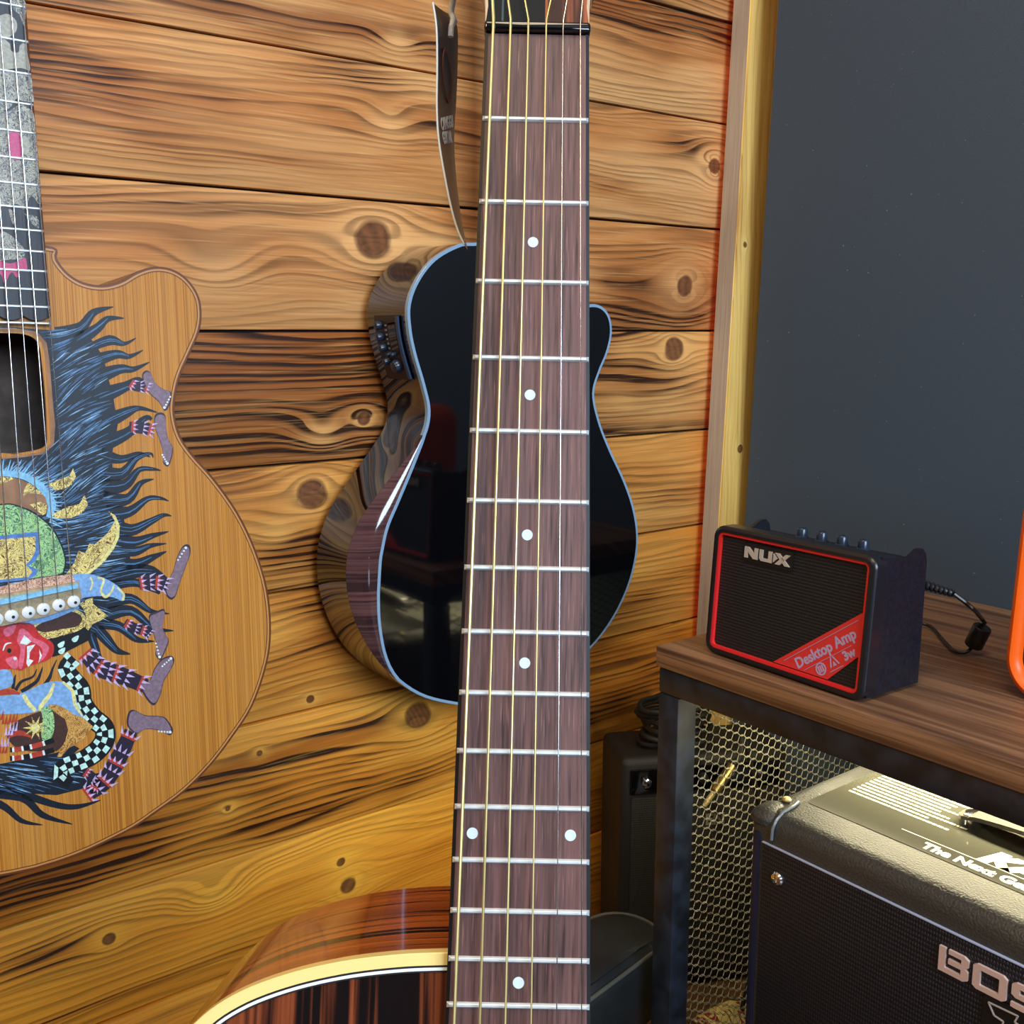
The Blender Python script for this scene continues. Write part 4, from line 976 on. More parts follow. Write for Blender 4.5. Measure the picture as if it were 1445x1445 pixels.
# ------------------------------------------------------------------ mini amp on the shelf
p0 = at(993, 919, 2, SH); p1 = at(1216, 995, 2, SH)
ax = (p1-p0); WN = ax.length; ax.normalize(); az = Vector((0, 0, 1)); dn = az.cross(ax)   # dn: depth towards the right wall
if dn.x < 0: dn = -dn
N_ = empty('desktop_amplifier', frame(p0, ax, dn, az), 'small black desktop amp with red outline and corner label, on the walnut top', 'amplifier')
HN = .1215; DN = .079; tl_ = tan(radians(4))
TL = Matrix(((1, 0, 0, 0), (0, 1, tl_, 0), (0, 0, 1, 0), (0, 0, 0, 1)))
# side profile, y depth, z up
prof = [(.008, .003), (DN, .003), (DN+.001, .108), (DN-.001, .116), (DN-.006, .1205), (DN-.013, .1205), (DN-.021, .1165), (DN-.027, .1145), (DN-.033, .1160), (.011+.118*tl_, .1195)]
bm = BM(); prism(bm, [(y, z) for y, z in ccw(prof)], 0, .004, 0, Matrix(((0, 0, 1, .002), (1, 0, 0, 0), (0, 1, 0, 0), (0, 0, 0, 1)))); prism(bm, ccw(prof), 0, .004, 0, Matrix(((0, 0, 1, WN-.006), (1, 0, 0, 0), (0, 1, 0, 0), (0, 0, 0, 1))))
box(bm, .004, WN-.004, .024, DN-.004, .004, .1105); box(bm, .004, WN-.004, .016, .050, .09, .1158, .003)
bmesh.ops.recalc_face_normals(bm, faces=bm.faces)
ab = plain('amp_black_shell', (17, 22, 32), .4, noise=.2, scale=300, bump=.3)
link('shell', bm, ab, N_)
FM = TL @ Matrix(((1, 0, 0, 0), (0, 0, -1, 0), (0, 1, 0, 0), (0, 0, 0, 1)))     # face plane: x right, y up, z towards viewer
o_ = rrect(0, WN, .001, HN, .011); i_ = rrect(.0060, WN-.0060, .0065, HN-.0055, .006)
bm = BM(); o2_ = inset(ccw(o_), .0028)
ringprism(bm, o_, o2_, -.016, -.0028, 0, FM)
strip3(bm, [FM @ Vector((p[0], p[1], -.0028)) for p in o_], [FM @ Vector((p[0], p[1], -.0008)) for p in inset(ccw(o_), .0008)]); strip3(bm, [FM @ Vector((p[0], p[1], -.0008)) for p in inset(ccw(o_), .0008)], [FM @ Vector((p[0], p[1], 0)) for p in o2_])
ringprism(bm, o2_, i_, -.012, 0, 0, FM); bmesh.ops.remove_doubles(bm, verts=bm.verts, dist=1e-6); bmesh.ops.recalc_face_normals(bm, faces=bm.faces)
link('front_bezel', bm, plain('bezel_black', (24, 26, 32), .3), N_, 50)
bm = BM(); ringprism(bm, i_, inset(ccw(i_), .0026), -.006, -.0012, 0, FM); bmesh.ops.recalc_face_normals(bm, faces=bm.faces); link('red_piping', bm, M_['red'], N_)
def grille(name, c1, c2, sc, axes=('x', 'z'), bs=.6, rough=.5):
    k = Mat(name); d = dict(x=k.x, y=k.y, z=k.z); a, b = d[axes[0]], d[axes[1]]
    u = (a+b*.58)*sc; v = (a-b*.58)*sc
    f = ((u*6.2832).sin()*(v*6.2832).sin())
    k.color(k.mix(f.step(-.1, .5), c1, c2)); k.set(rough=rough); k.bump(f.step(-.2, .4), bs, .0006); return k.m
bm = BM(); ii = inset(ccw(i_), .002); prism(bm, ii, -.010, -.0042, 0, FM); bmesh.ops.recalc_face_normals(bm, faces=bm.faces); link('speaker_grille', bm, grille('mini_amp_grille', (9, 12, 16), (20, 24, 30), 300), N_, 30)
ixa, iza = WN-.0095, .0102
bm = BM(); lab = [(WN*.455, iza), (WN*.785, iza), (ixa, iza+.0275), (ixa, iza+.064)]
prism(bm, ccw(lab), -.0042, -.0034, 0, FM); bmesh.ops.recalc_face_normals(bm, faces=bm.faces); lb = link('corner_label', bm, M_['red_label'], N_, 20)
ca = atan2(.064, ixa-WN*.455)
def onl(x, y): return FM @ Matrix.Translation((x, y, -.0033)) @ Matrix.Rotation(ca, 4, 'Z')
ll = lambda t, s_: (WN*.455 + cos(ca)*t + sin(ca)*s_, iza + sin(ca)*t - cos(ca)*s_)
text('lettering', 'Desktop Amp', onl(*ll(.0575, .0115)), .0128, M_['label_grey'], lb, .0001, .00035, 0, sx=.96)
text('lettering', '3w', onl(*ll(.0780, .0245)), .0105, M_['label_grey'], lb, .0001, .0004, 0)
bm = BM(); mm = onl(*ll(.0455, .0245))
ringprism(bm, [(.0055*cos(a*pi/12), .0055*sin(a*pi/12)) for a in range(24)], [(.0042*cos(a*pi/12), .0042*sin(a*pi/12)) for a in range(24)], 0, .0002, 0, mm)
for q in (-1, 0, 1): box(bm, q*.0022-.0007, q*.0022+.0007, -.003, .003, 0, .0002, 0, M=mm)
mm = onl(*ll(.0605, .0245))
for q in (-1, 1):
    prism(bm, ccw([(q*.0005, .005), (q*.0016, .005), (q*.0055, -.003), (q*.004, -.003)]), 0, .0002, 0, mm)
prism(bm, ccw([(-.002, -.003), (.002, -.003), (0, .001)]), 0, .0002, 0, mm)
box(bm, -.0075, .0075, -.0062, -.0056, 0, .0002, M=mm)
for s_ in (.0035, .0190):
    a_, b_ = ll(.012 if s_ < .01 else .028, s_), ll(.112 if s_ < .01 else .104, s_)
    mm = onl(*a_); box(bm, 0, .088 if s_ < .01 else .056, -.0002, .0002, 0, .0002, M=mm)
bmesh.ops.recalc_face_normals(bm, faces=bm.faces); link('emblem', bm, M_['label_grey'], lb, 20)
# logo plate and letters N U X
LM = FM @ Matrix.Translation((WN*.36, HN-.0195, -.0040))
bm = BM(); prism(bm, rrect(-.0285, .0285, -.0085, .0085, .001), 0, .0012, 0, LM); bmesh.ops.recalc_face_normals(bm, faces=bm.faces); lp_ = link('logo_plate', bm, M_['black_plastic'], N_, 30)
bm = BM()
def LP(pts): prism(bm, ccw([(x*.001+.0, y*.001) for x, y in pts]), .0011, .0022, 0, LM)
LP([(-26, -5), (-22, -5), (-22, 0.5), (-15.5, -5), (-10.5, -5), (-10.5, 5), (-14.5, 5), (-14.5, -.5), (-21, 5), (-26, 5)])
LP([(-8.5, 5), (-4.5, 5), (-4.5, -2.2), (1.8, -2.2), (1.8, 5), (5.8, 5), (5.8, -5), (-6.5, -5), (-8.5, -3)])
LP([(7.5, -4), (7.5, 4), (12, 0)]); LP([(9, 5), (14, 5), (26, -5), (20.5, -5)]); LP([(9.5, -5), (15, -5), (18, -2.5), (15, .2)]); LP([(16.2, 1), (19, -1.2), (26, 5), (21, 5)])
bmesh.ops.recalc_face_normals(bm, faces=bm.faces); link('logo_letters', bm, M_['silver_letter'], lp_, 20)
for q, x in enumerate((.062, .084, .106, .128)):
    bm = BM(); lathe(bm, [(.0058, 0), (.0058, .004), (.0050, .0045), (.0046, .0105), (.0040, .0115), (.0005, .0117)], None, 20); box(bm, -.0008, .0008, .0002, .0046, .0112, .0120)
    o = link('knob', bm, kb, N_); o.matrix_local = Matrix.Translation((x, .058, .1105)) @ Matrix.Rotation(.2*q, 4, 'Z')
bm = BM(); tube(bm, [(WN*.12, DN-.002, .07), (WN*.12, DN+.004, .07)], .004); link('strap_peg', bm, M_['black_plastic'], N_)
for x in (.015, WN-.015):
    for y in (.016, DN-.014):
        bm = BM(); disc(bm, (x, y), .005, 0.0003, .0045, 12); link('foot', bm, M_['black_matte'], N_)
# power cable with its plug boot and ferrite bead
pb = N_.matrix_world @ Vector((WN+.0, DN+.001, .060))
Cb = empty('power_cable', Matrix.Translation((0, 0, 0)), 'thin black power cable with cylindrical bead, plugged into the desktop amp', 'cable')
P = lambda px, py, x: at(px, py, 0, x)
A0 = P(1300, 824, .818); A1 = P(1346, 838, .826)
bm = BM(); pts = [A0.lerp(A1, i/22) for i in range(23)]; tube(bm, pts, [(.0046 if i % 3 else .0034) * (1-i*.012) for i in range(23)], 10); link('plug_boot', bm, M_['black_plastic'], Cb)
bc = at(1382, 900, 2, SH+.018); bt_ = at(1387, 884, 0, bc.x); bb = at(1373, 912, 0, bc.x)
axb = (bt_-bb).normalized()
w1 = spline([A1, at(1362, 850, 0, .832), at(1376, 862, 0, .838), at(1386, 874, 0, bc.x+.002), bt_+axb*.004], 6)
w2 = spline([bb, at(1362, 921, 2, SH+.0035), at(1346, 918, 2, SH+.003), at(1330, 902, 2, SH+.003), at(1318, 888, 2, SH+.003), at(1306, 881, 2, SH+.004), at(1292, 879, 2, SH+.006)], 6)
bm = BM(); tube(bm, w1, .0019, 8); tube(bm, w2, .0016, 8); link('cord', bm, M_['black_plastic'], Cb)
u_ = axb.cross(Vector((1, 0, 0))).normalized(); BMt = frame((bt_+bb)/2, u_, axb.cross(u_), axb); hl = (bt_-bb).length/2*.95
bm = BM(); lathe(bm, [(.003, -hl), (.0078, -hl), (.0085, -hl+.001), (.0085, hl-.001), (.0078, hl), (.003, hl+.0005)], BMt, 24); link('ferrite_bead', bm, M_['black_plastic'], Cb)
# orange framed amp at the right edge
oa = at(1443, 988, 2, SH+.001); oax = Vector((-.12, -1, 0)).normalized(); odn = Vector((1, -.12, 0)).normalized()
OW, OH = .24, .185; oo = oa - oax*.022; oo.z = SH
O_ = empty('orange_amplifier', frame(oo, oax, odn, az), 'orange framed speaker box with dark grille on the shelf, cut off at the right edge', 'amplifier')
TO = Matrix(((1, 0, 0, 0), (0, 1, tan(radians(3)), 0), (0, 0, 1, 0), (0, 0, 0, 1)))
FO = TO @ Matrix(((1, 0, 0, 0), (0, 0, -1, 0), (0, 1, 0, 0), (0, 0, 0, 1)))
o_ = rrect(0, OW, .001, OH, .034, 10); rings = []
bm = BM(); L = []
for d_, z_ in ((.0045, -.10), (.0015, -.088), (0, -.06), (0, -.008), (.002, -.002), (.006, 0), (.010, -.002), (.012, -.007), (.012, -.014)): L.append([FO @ Vector((p[0], p[1], z_)) for p in inset(ccw(o_), d_)])
for a, b in zip(L, L[1:]): strip3(bm, a, b)
poly(bm, L[0][::-1]); bmesh.ops.remove_doubles(bm, verts=bm.verts, dist=1e-6); bmesh.ops.recalc_face_normals(bm, faces=bm.faces); link('shell', bm, M_['orange'], O_, 50)
bm = BM(); prism(bm, inset(ccw(o_), .0115), -.02, -.009, 0, FO); bmesh.ops.recalc_face_normals(bm, faces=bm.faces); link('speaker_grille', bm, grille('dark_mauve_grille', (26, 18, 24), (50, 38, 44), 260), O_, 30)
# ------------------------------------------------------------------ big combo amp standing on the floor inside the rack
KX, KY, KZ = .7045, .5715, .400; KW, KD = .47, .238
K_ = empty('combo_amplifier', frame((KX, KY, 0), (0, -1, 0), (1, 0, 0), (0, 0, 1)), 'large black guitar amp with raised logo, on the floor under the walnut top', 'amplifier')
tol = Mat('black_vinyl_covering'); nn = tol.noise(tol.x, tol.y, tol.z, 520, 3); n2 = tol.noise(tol.x, tol.y, tol.z, 90, 2)
tol.color(tol.mix(nn, (34, 35, 36), (66, 66, 62))); tol.set(rough=.42, spec=.55); tol.bump(nn, .7, .0012)
bm = BM(); fr = .018
box(bm, 0, KW, .0, KD, .012, KZ, .016, 6); 
bm2 = bm
link('cabinet', bm, tol.m, K_, 50)
FK = Matrix(((1, 0, 0, 0), (0, 0, -1, 0), (0, 1, 0, 0), (0, 0, 0, 1)))
bm = BM(); box(bm, .0195, KW-.0195, -.0022, .002, KZ-.0275, KZ-.0262, .0004); link('grille_piping', bm, plain('pale_piping', (160, 172, 205), .3), K_, 30)
bm = BM(); box(bm, .009, .0165, -.0016, .002, .03, KZ-.020, .0012); link('side_strip', bm, plain('navy_edge_strip', (15, 22, 46), .4), K_, 30)
bm = BM(); box(bm, .0195, KW-.0195, -.0012, .004, .036, KZ-.0278, .0008); link('grille_cloth', bm, grille('woven_black_grille', (3, 6, 13), (15, 23, 42), 210, bs=.7), K_, 30)
bm = BM(); lathe(bm, [(.0060, 0), (.0062, .001), (.0050, .0026), (.0022, .0034), (.0020, .0022), (.0003, .0018)], FK @ Matrix.Translation((.0375, KZ-.0545, .001)), 20); link('screw', bm, M_['chrome'], K_)
for x, y in ((KW-.0375, KZ-.0545),):
    bm = BM(); lathe(bm, [(.0060, 0), (.0062, .001), (.0050, .0026), (.0003, .0030)], FK @ Matrix.Translation((x, y, .001)), 20); link('screw', bm, M_['chrome'], K_)
# steel corner guard
bm = BM(); box(bm, -.0012, .030, -.0012, .036, KZ-.020, KZ+.0010, .0125, 5); c1 = link('corner_guard', bm, tol.m, K_)
bm = BM(); tube(bm, [(.027, .038, KZ+.002), (.0300, .026, KZ+.0022), (.0300, .012, KZ+.0010), (.0300, .0035, KZ-.004), (.0300, -.0012, KZ-.011), (.0300, -.0020, KZ-.021)], .0014, 8); link('guard_edge', bm, plain('grey_guard_edge', (110, 124, 140), .3, .3), c1)
bm = BM(); lathe(bm, [(.0042, 0), (.0042, .0012), (.003, .0026), (.0003, .003)], Matrix.Translation((.017, .034, KZ+.0012)), 16); link('screw', bm, M_['bronze'], c1)
for x in (.05, KW-.05):
    for y in (.04, KD-.04):
        bm = BM(); disc(bm, (x, y), .014, 0.001, .0125, 16); link('rubber_foot', bm, M_['black_matte'], K_)
# raised logo letters on the grille
def face_px(px, py, y=-.0015): p = K_.matrix_world.inverted() @ on(px, py, K_.matrix_world @ Vector((0, y, 0)), Vector((-1, 0, 0))); return p
bl = face_px(1325, 1366); br = face_px(1373, 1388)
UN = (br.x-bl.x)/1.06; LH = (face_px(1325, 1331).z-bl.z)
def LB(bm, pts, ox):
    prism(bm, ccw([(bl.x + (ox+x)*UN, bl.z + y*LH) for x, y in pts]), 0.0008, .0034, 0, FK)
bm = BM()
LB(bm, [(0, 0), (.78, 0), (.92, .10), (.92, .42), (.82, .52), (.92, .62), (.92, .90), (.78, 1), (.30, 1), (.30, .82), (.70, .82), (.70, .62), (.30, .62), (.30, .42), (.70, .42), (.70, .20), (.20, .20), (.20, 1), (0, 1)], 0)
def ringletter(ox):
    a = [(0+.12, 0), (.88, 0), (1, .10), (1, .9), (.88, 1), (.12, 1), (0, .9), (0, .10)]; b = [(.24, .20), (.76, .20), (.78, .22), (.78, .78), (.76, .80), (.24, .80), (.22, .78), (.22, .22)]
    ringprism(bm, [(bl.x+(ox+x)*UN, bl.z+y*LH) for x, y in a], [(bl.x+(ox+x)*UN, bl.z+y*LH) for x, y in b], 0.0008, .0034, 0, FK)
ringletter(1.06)
for ox in (2.2, 3.34): LB(bm, [(0, .02), (0, .20), (.78, .20), (.78, .41), (.12, .41), (0, .51), (0, .9), (.12, 1), (1, 1), (1, .80), (.22, .80), (.22, .60), (.88, .60), (1, .50), (1, .11), (.88, 0), (.1, 0)], ox)
bmesh.ops.recalc_face_normals(bm, faces=bm.faces); link('logo_letters', bm, plain('silver_pink_letters', (226, 198, 190), .32, .25), K_, 20)
kx0, kz0 = face_px(1396, 1418).x, face_px(1396, 1418).z
bm = BM(); prism(bm, rrect(kx0-.004, kx0+.11, kz0-.045, kz0+.008, .003), 0.0008, .003, 0, FK); bmesh.ops.recalc_face_normals(bm, faces=bm.faces); kp = link('badge_plate', bm, M_['black_plastic'], K_, 30)
def stroke(bm, pts, w=.0011):
    for a, b in zip(pts, pts[1:]):
        dx, dz = b[0]-a[0], b[1]-a[1]; l = sqrt(dx*dx+dz*dz); nx_, nz_ = -dz/l*w/2, dx/l*w/2
        prism(bm, ccw([(a[0]+nx_, a[1]+nz_), (b[0]+nx_, b[1]+nz_), (b[0]-nx_, b[1]-nz_), (a[0]-nx_, a[1]-nz_)]), .0029, .0036, 0, FK)
bm = BM(); s0 = lambda a, b: (kx0 + a*.001, kz0 + b*.001)
stroke(bm, [s0(0, 3), s0(22, 4), s0(20, -2), s0(28, -3), s0(34, 3), s0(46, 3)]); stroke(bm, [s0(0, 3), s0(5, -5), s0(12, -6), s0(9, -30), s0(18, -30), s0(20, -16), s0(30, -30), s0(42, -30), s0(28, -12)])
bmesh.ops.recalc_face_normals(bm, faces=bm.faces); link('badge_outline', bm, M_['silver_letter'], kp, 20)
# instruction sheet, lettering and handle on the top
def top_px(px, py, z=KZ): return K_.matrix_world.inverted() @ at(px, py, 2, z)
ta, tb_ = top_px(1144, 1131), top_px(1445, 1262)
tc_ = top_px(1200, 1092)
sy0 = min(ta.y, tb_.y)-.001; sy1 = .222
bm = BM(); prism(bm, rrect(ta.x-.002, KW-.05, sy0, sy1, .006, 4), KZ+.00005, KZ+.0005); sheet = link('top_label', bm, Mat('x').m, K_, 20)
kk = Mat('glossy_grey_film'); kk.color((70, 70, 62)); kk.set(rough=.12, spec=.6); sheet.data.materials[0] = kk.m
rn = random.Random(5); bm = BM()
nl = 17
for q in range(nl):
    y = sy0 + .050 + q*.0066; xa = ta.x + .008
    cur = xa; end = xa + rn.uniform(.075, .112)
    while cur < end:
        wl = rn.uniform(.002, .008); 
        box(bm, cur, min(cur+wl, end), y, y+.0026, KZ+.0005, KZ+.0007); cur += wl + .0011
link('small_print', bm, plain('grey_white_print', (196, 196, 184), .5), sheet, 0)
TP = lambda x, y: Matrix.Translation((x, y, KZ+.0006))
g0 = top_px(1297, 1186); g1 = top_px(1445, 1250)
text('lettering', 'The Next Generation', TP(g0.x+.075, sy0+.0105), .0155, M_['white_ink'], sheet, .0001, .0007, 0, sx=1.0)
bm = BM(); box(bm, g0.x-.02, KW-.06, sy0+.0215, sy0+.0222, KZ+.0005, KZ+.0007); link('rule', bm, M_['white_ink'], sheet, 0)
g2 = top_px(1384, 1212)
text('lettering', 'KATANA', TP(g2.x+.067, g2.y+.008), .032, M_['white_ink'], sheet, .0001, .0026, .25, sx=1.05)
h0 = top_px(1372, 1150, KZ+.008)
bm = BM()
hy = h0.y
pts = [(h0.x-.010, hy, KZ+.006), (h0.x, hy, KZ+.009), (h0.x+.014, hy, KZ+.012), (h0.x+.05, hy, KZ+.015), (h0.x+.10, hy, KZ+.017), (h0.x+.15, hy, KZ+.015), (h0.x+.186, hy, KZ+.012), (h0.x+.2, hy, KZ+.009), (h0.x+.21, hy, KZ+.006)]
sp = spline(pts, 4); L = []
for i, p in enumerate(sp):
    t = i/(len(sp)-1); wd = .013 if .12 < t < .88 else .015 * sqrt(max(.05, min(t, 1-t)/.12)) if min(t, 1-t) < .12 else .013
    L.append([bm.verts.new(p + Vector((0, a*wd, b))) for a, b in ((-1, -.0018), (1, -.0018), (1, .0018), (-1, .0018))])
for a, b in zip(L, L[1:]):
    for q in range(4): bm.faces.new((a[q], a[(q+1) % 4], b[(q+1) % 4], b[q]))
bm.faces.new(L[0]); bm.faces.new(L[-1]); bmesh.ops.recalc_face_normals(bm, faces=bm.faces)
hd = link('handle', bm, plain('soft_black_handle', (84, 82, 74), .45), K_, 40)
for x in (h0.x+.002, h0.x+.198):
    bm = BM(); disc(bm, (x, hy), .0075, KZ+.0006, KZ+.0108, 16); box(bm, x-.003, x+.003, hy-.014, hy+.004, KZ+.0105, KZ+.0135, .001); link('handle_peg', bm, M_['chrome'], hd)
# ------------------------------------------------------------------ things in the gap behind the rack
q0 = at(876, 1072, 1, .862)
SX0, SZ = q0.x, q0.z
S_ = empty('practice_amplifier', frame((SX0, .862, 0), (cos(.49), -sin(.49), 0), (sin(.49), cos(.49), 0), (0, 0, 1)), 'dark practice amp standing in the gap between rack and plank wall', 'amplifier')
SW = .215
bm = BM(); box(bm, 0, SW, 0, .095, .008, SZ, .010, 3); link('cabinet', bm, M_['black_matte'], S_, 40)
bm = BM(); box(bm, .012, SW-.012, -.003, .004, SZ-.045, SZ-.014, .001); cp = link('control_panel', bm, M_['black_gloss'], S_)
for q in range(5):
    bm = BM(); lathe(bm, [(.006, 0), (.006, .008), (.003, .010), (.0003, .010)], Matrix.Translation((.03+q*.036, -.003, SZ-.028)) @ Matrix.Rotation(pi/2, 4, 'X'), 16); link('knob', bm, M_['chrome'] if q == 0 else M_['black_plastic'], cp)
bm = BM(); box(bm, .014, SW-.014, -.002, .004, .03, SZ-.050, .001); link('grille_cloth', bm, grille('grey_grille', (24, 24, 24), (44, 44, 44), 300), S_)
text('badge', 'EN', frame((.12, -.0028, SZ-.085), (1, 0, 0), (0, 0, 1), (0, -1, 0)), .020, plain('badge_grey', (120, 118, 104), .5), S_, .0004, .0005)
for x in (.03, SW-.03):
    for y in (.02, .078):
        bm = BM(); disc(bm, (x, y), .009, .0005, .009, 12); link('rubber_foot', bm, M_['black_matte'], S_)
# coiled lead lying on that amp
cc = Vector((SX0+.092, .864, SZ+.0045)); bm = BM(); pts = []
for i in range(150):
    a_ = i*2*pi/25; r_ = .044 + .006*sin(i*.7); pts.append(cc + Vector((r_*cos(a_), r_*sin(a_)*.85, i*.00034 + .0015*sin(i*.9))))
tube(bm, pts, .0034, 6); o = link('coiled_cable', bm, M_['black_matte'], None, 60); tag(o, 'coil of black cable on top of the practice amp', 'cable')
# jack plug and its lead leaning over the amp front, seen through the mesh
J_ = empty('jack_plug', Matrix.Translation((0, 0, 0)), 'brass and chrome jack plug hanging in front of the practice amp behind the mesh', 'plug')
ja, jb = at(993, 1138, 1, .722), at(1034, 1080, 1, .722)
jd = (jb-ja)
bm = BM(); tube(bm, [ja, ja+jd*.10, ja+jd*.101, ja+jd*.34], [.0022, .0032, .0030, .0031], 10); link('tip', bm, M_['bronze'], J_)
bm = BM(); tube(bm, [ja+jd*.34, ja+jd*.36, ja+jd*.98, jb], [.003, .0062, .0056, .003], 12); link('sleeve', bm, plain('dull_brass', (140, 120, 70), .35, .9), J_)
bm = BM(); tube(bm, spline([jb, jb+jd*.25, jb+Vector((.03, .01, .02)), Vector((jb.x+.06, .725, SZ-.06)), Vector((jb.x+.07, .722, .15)), Vector((jb.x+.02, .720, .004))], 8), .003, 8); link('cord', bm, M_['black_matte'], J_)
# dark round-topped bag behind it, black against the slate panel
bq = at(1048, 1060, 1, .93); 
bm = BM()
op = [( .0, 0), (.13, 0), (.13, .08), (.13, .20), (.12, .26), (.10, .288), (.06, .295), (.02, .28), (0, .24)]
prism(bm, ccw([(p.x, p.y) for p in spline([Vector((a, b, 0)) for a, b in op], 4, True)]), 0, .026, 0, Matrix(((1, 0, 0, .955), (0, 0, -1, .975), (0, 1, 0, .004), (0, 0, 0, 1))))
bmesh.ops.recalc_face_normals(bm, faces=bm.faces); bmesh.ops.bevel(bm, geom=[e for e in bm.edges if e.calc_face_angle(0) > 1.0], offset=.008, segments=3, affect='EDGES')
bmesh.ops.translate(bm, verts=bm.verts, vec=(0, -.006, 0))
o = link('gig_bag', bm, M_['black_matte'], None, 50); tag(o, 'dark round-shouldered bag leaning on the wall behind the practice amp', 'bag')
# patterned cloth bundle low behind the mesh
bm = BM(); bmesh.ops.create_icosphere(bm, subdivisions=5, radius=1)
from mathutils import noise as mn
cpt = at(1012, 1420, 1, .735)
for v in bm.verts:
    n_ = v.co.normalized(); f_ = 1 + .16*mn.noise(n_*2.1) + .10*mn.noise(n_*5)
    v.co = Vector((cpt.x+.005 + n_.x*.085*f_, .728 + n_.y*.034*f_, max(.001, cpt.z - .052 + n_.z*(cpt.z-.052+.062)*f_*(1 if n_.z > 0 else .9)*1.0)))
k = Mat('yellow_red_print'); w_ = k.noise(k.x*30, k.z*30, k.y*8, 1, 2, .5, 2.5); w2_ = k.noise(k.x*55, k.z*40, 3., 1, 2, .5, 1.5)
k.color(k.mix(w2_.step(.60, .66), k.mix(((w_*19).sin()).step(.55, .75), (206, 186, 112), (124, 30, 28)), (60, 26, 24))); k.set(rough=.85)
o = link('printed_cloth', bm, k.m, None, 80); tag(o, 'crumpled yellow and dark red printed cloth low behind the mesh panel', 'cloth')
# black padded stool between the neck and the rack
def stp(px, py, z): return at(px, py, 2, z)
a0, a1 = stp(838, 1410, .17), stp(918, 1350, .17)
b0_, b1_ = stp(838, 1266, .215), stp(918, 1256, .215)
ST = empty('padded_stool', Matrix.Translation((a0.x+.04, a0.y+.12, 0)), 'low black padded stool with piped seat between the guitar and the rack', 'stool')
so = ST.matrix_world.translation
uu = (a1-a0).normalized(); vv = Vector((-uu.y, uu.x, 0))
dep = (stp(880, 1251, .181)-a0).dot(vv); print('stool', a0, a1, uu, dep)
SM = lambda x, y: a0 + uu*x + vv*y - so
so_ = ccw([(SM(x, y).x, SM(x, y).y) for x, y in rrect(-.16, (a1-a0).length+.055, -.001, dep, .045, 8)])
cs = SM(-.05, dep/2)
bm = BM(); L = []
for d_, z_ in ((.006, .090), (0, .096), (0, .162), (.003, .169), (.012, .175), (.03, .179), (.06, .181)): L.append([Vector((p[0], p[1], z_)) for p in inset(so_, d_)] if d_ < .02 else [Vector((cs.x+(p[0]-cs.x)*(1-d_*5), cs.y+(p[1]-cs.y)*(1-d_*5), z_)) for p in inset(so_, .003)])
for a, b in zip(L, L[1:]): strip3(bm, a, b)
poly(bm, L[-1]); poly(bm, L[0][::-1]); bmesh.ops.remove_doubles(bm, verts=bm.verts, dist=1e-6); bmesh.ops.recalc_face_normals(bm, faces=bm.faces)
link('seat', bm, plain('black_vinyl_seat', (24, 27, 29), .5, noise=.1, bump=.2), ST, 60)
bm = BM(); loop = [Vector((p[0], p[1], .17)) for p in inset(so_, .003)]; tube(bm, loop + [loop[0]], .0022, 6, False); link('piping', bm, plain('grey_piping', (74, 76, 72), .5), ST, 60)
for sx_, sy_ in ((-.08, -.02), (.03, -.03), (.03, .03), (-.08, .05)):
    bm = BM(); tube(bm, [(sx_, sy_, .002), (sx_*.8, sy_*.8, .094)], .011, 12); link('leg', bm, M_['black_metal'], ST)
# ------------------------------------------------------------------ swing tag on its string, hung from the foreground headstock
Z0 = .50
Le = [(611, 4), (616, 40), (617, 90), (616.5, 150), (619, 195), (626, 240), (636, 290), (646, 325), (655, 345)]
Re = [(634, 20), (645, 36), (646, 80), (644, 140), (641, 190), (643, 240), (649, 295), (655, 330), (660, 352)]
Ls = spline([atd(x, y, .470) for x, y in Le], 5); Rs = spline([atd(x, y, .505) for x, y in Re], 5)
T_ = empty('swing_tag', Matrix.Translation(Ls[0]), 'twisted dark brown paper swing tag with white lettering, hanging beside the foreground neck', 'tag')
ti = Matrix.Translation(-Ls[0])
bm = BM(); th = []
rows = []
for a, b in zip(Ls, Rs):
    w_ = (b-a); n_ = CF*.0004
    rows.append([bm.verts.new(ti @ p) for p in (a, a.lerp(b, .33)+CF*.001, a.lerp(b, .66)+CF*.001, b, b+n_, a.lerp(b, .66)+CF*.001+n_, a.lerp(b, .33)+CF*.001+n_, a+n_)])
for a, b in zip(rows, rows[1:]):
    for q in range(8):
        f = bm.faces.new((a[q], a[(q+1) % 8], b[(q+1) % 8], b[q])); f.material_index = 1 if q == 7 else 0
bm.faces.new(rows[0]); bm.faces.new(rows[-1]); bmesh.ops.recalc_face_normals(bm, faces=bm.faces)
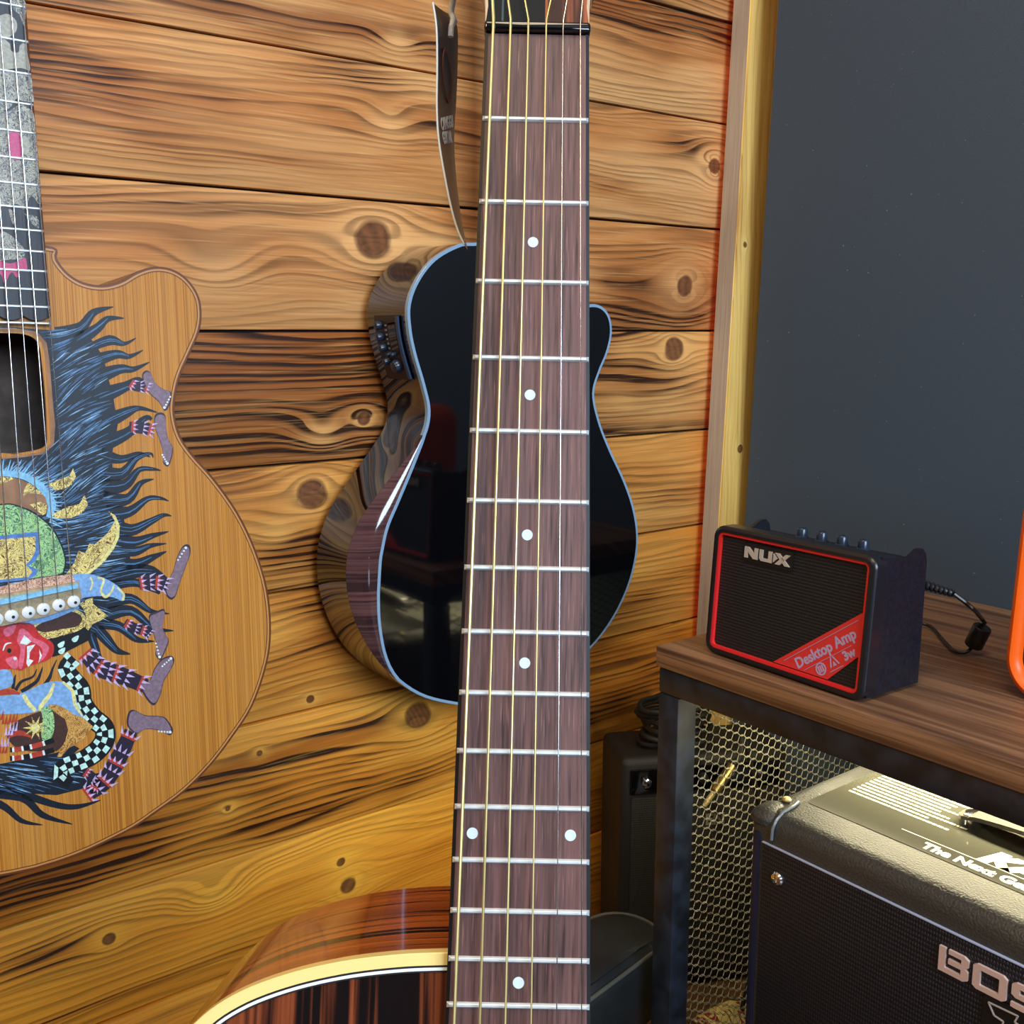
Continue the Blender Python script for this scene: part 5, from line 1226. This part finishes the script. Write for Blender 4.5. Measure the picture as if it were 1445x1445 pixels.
tgm = Mat('printed_card'); tgm.color(tgm.mix(tgm.z.step(-.055, -.02), (112, 76, 46), (34, 28, 30))); tgm.set(rough=.38)
# white left edge strip
link('card', bm, [tgm.m, M_['white_plastic']], T_, 60)
bm = BM(); tube(bm, [ti @ (p - CF*.0003) for p in Ls], .0005, 5); o = link('card_edge', bm, M_['white_plastic'], T_, 60); o['label'] = 'white cut edge'
def tagM(f, u, s_):
    i = f*(len(Ls)-1); a = Ls[int(i)].lerp(Ls[min(int(i)+1, len(Ls)-1)], i-int(i)); b = Rs[int(i)].lerp(Rs[min(int(i)+1, len(Rs)-1)], i-int(i))
    j = min(int(i)+2, len(Ls)-1); up_ = -((Ls[j]+Rs[j])/2 - (a+b)/2).normalized(); xx = (b-a).normalized(); zz_ = xx.cross(up_).normalized(); up_ = zz_.cross(xx)
    if zz_.dot(CF) > 0: zz_ = -zz_
    return frame(ti @ (a.lerp(b, u) - CF*.0013), xx, up_, zz_), (b-a).length
for f, s_ in ((.455, 'CANGGU'), (.51, 'GUITAR')):
    m_, w_ = tagM(f, .55, 1); text('lettering', s_, m_, .0074, M_['white_ink'], T_, .0001, .0002, 0, sx=w_/.036*.78)
m_, w_ = tagM(.30, .5, 1); bm = BM(); ringprism(bm, [(.0085*cos(a*pi/12), .012*sin(a*pi/12)) for a in range(24)], [(.0068*cos(a*pi/12), .0105*sin(a*pi/12)) for a in range(24)], 0, .0002, 0, m_); bmesh.ops.recalc_face_normals(bm, faces=bm.faces); link('emblem', bm, plain('dull_orange_ink', (120, 52, 26), .5), T_)
bm = BM()
tk = [atd(636, 52, .484), atd(637, 38, .484), atd(640, 28, .484), atd(637, 18, .484), atd(639, 4, .482), atd(645, -30, .476), atd(650, -60, .474)]
tube(bm, [ti @ p for p in spline(tk, 6)], .0014, 7); bmesh.ops.create_uvsphere(bm, u_segments=10, v_segments=8, radius=.0019, matrix=Matrix.Translation(ti @ atd(640, 30, .487)))
link('string_tie', bm, plain('white_cotton_string', (240, 246, 255), .9, noise=.06, scale=900), T_, 60)
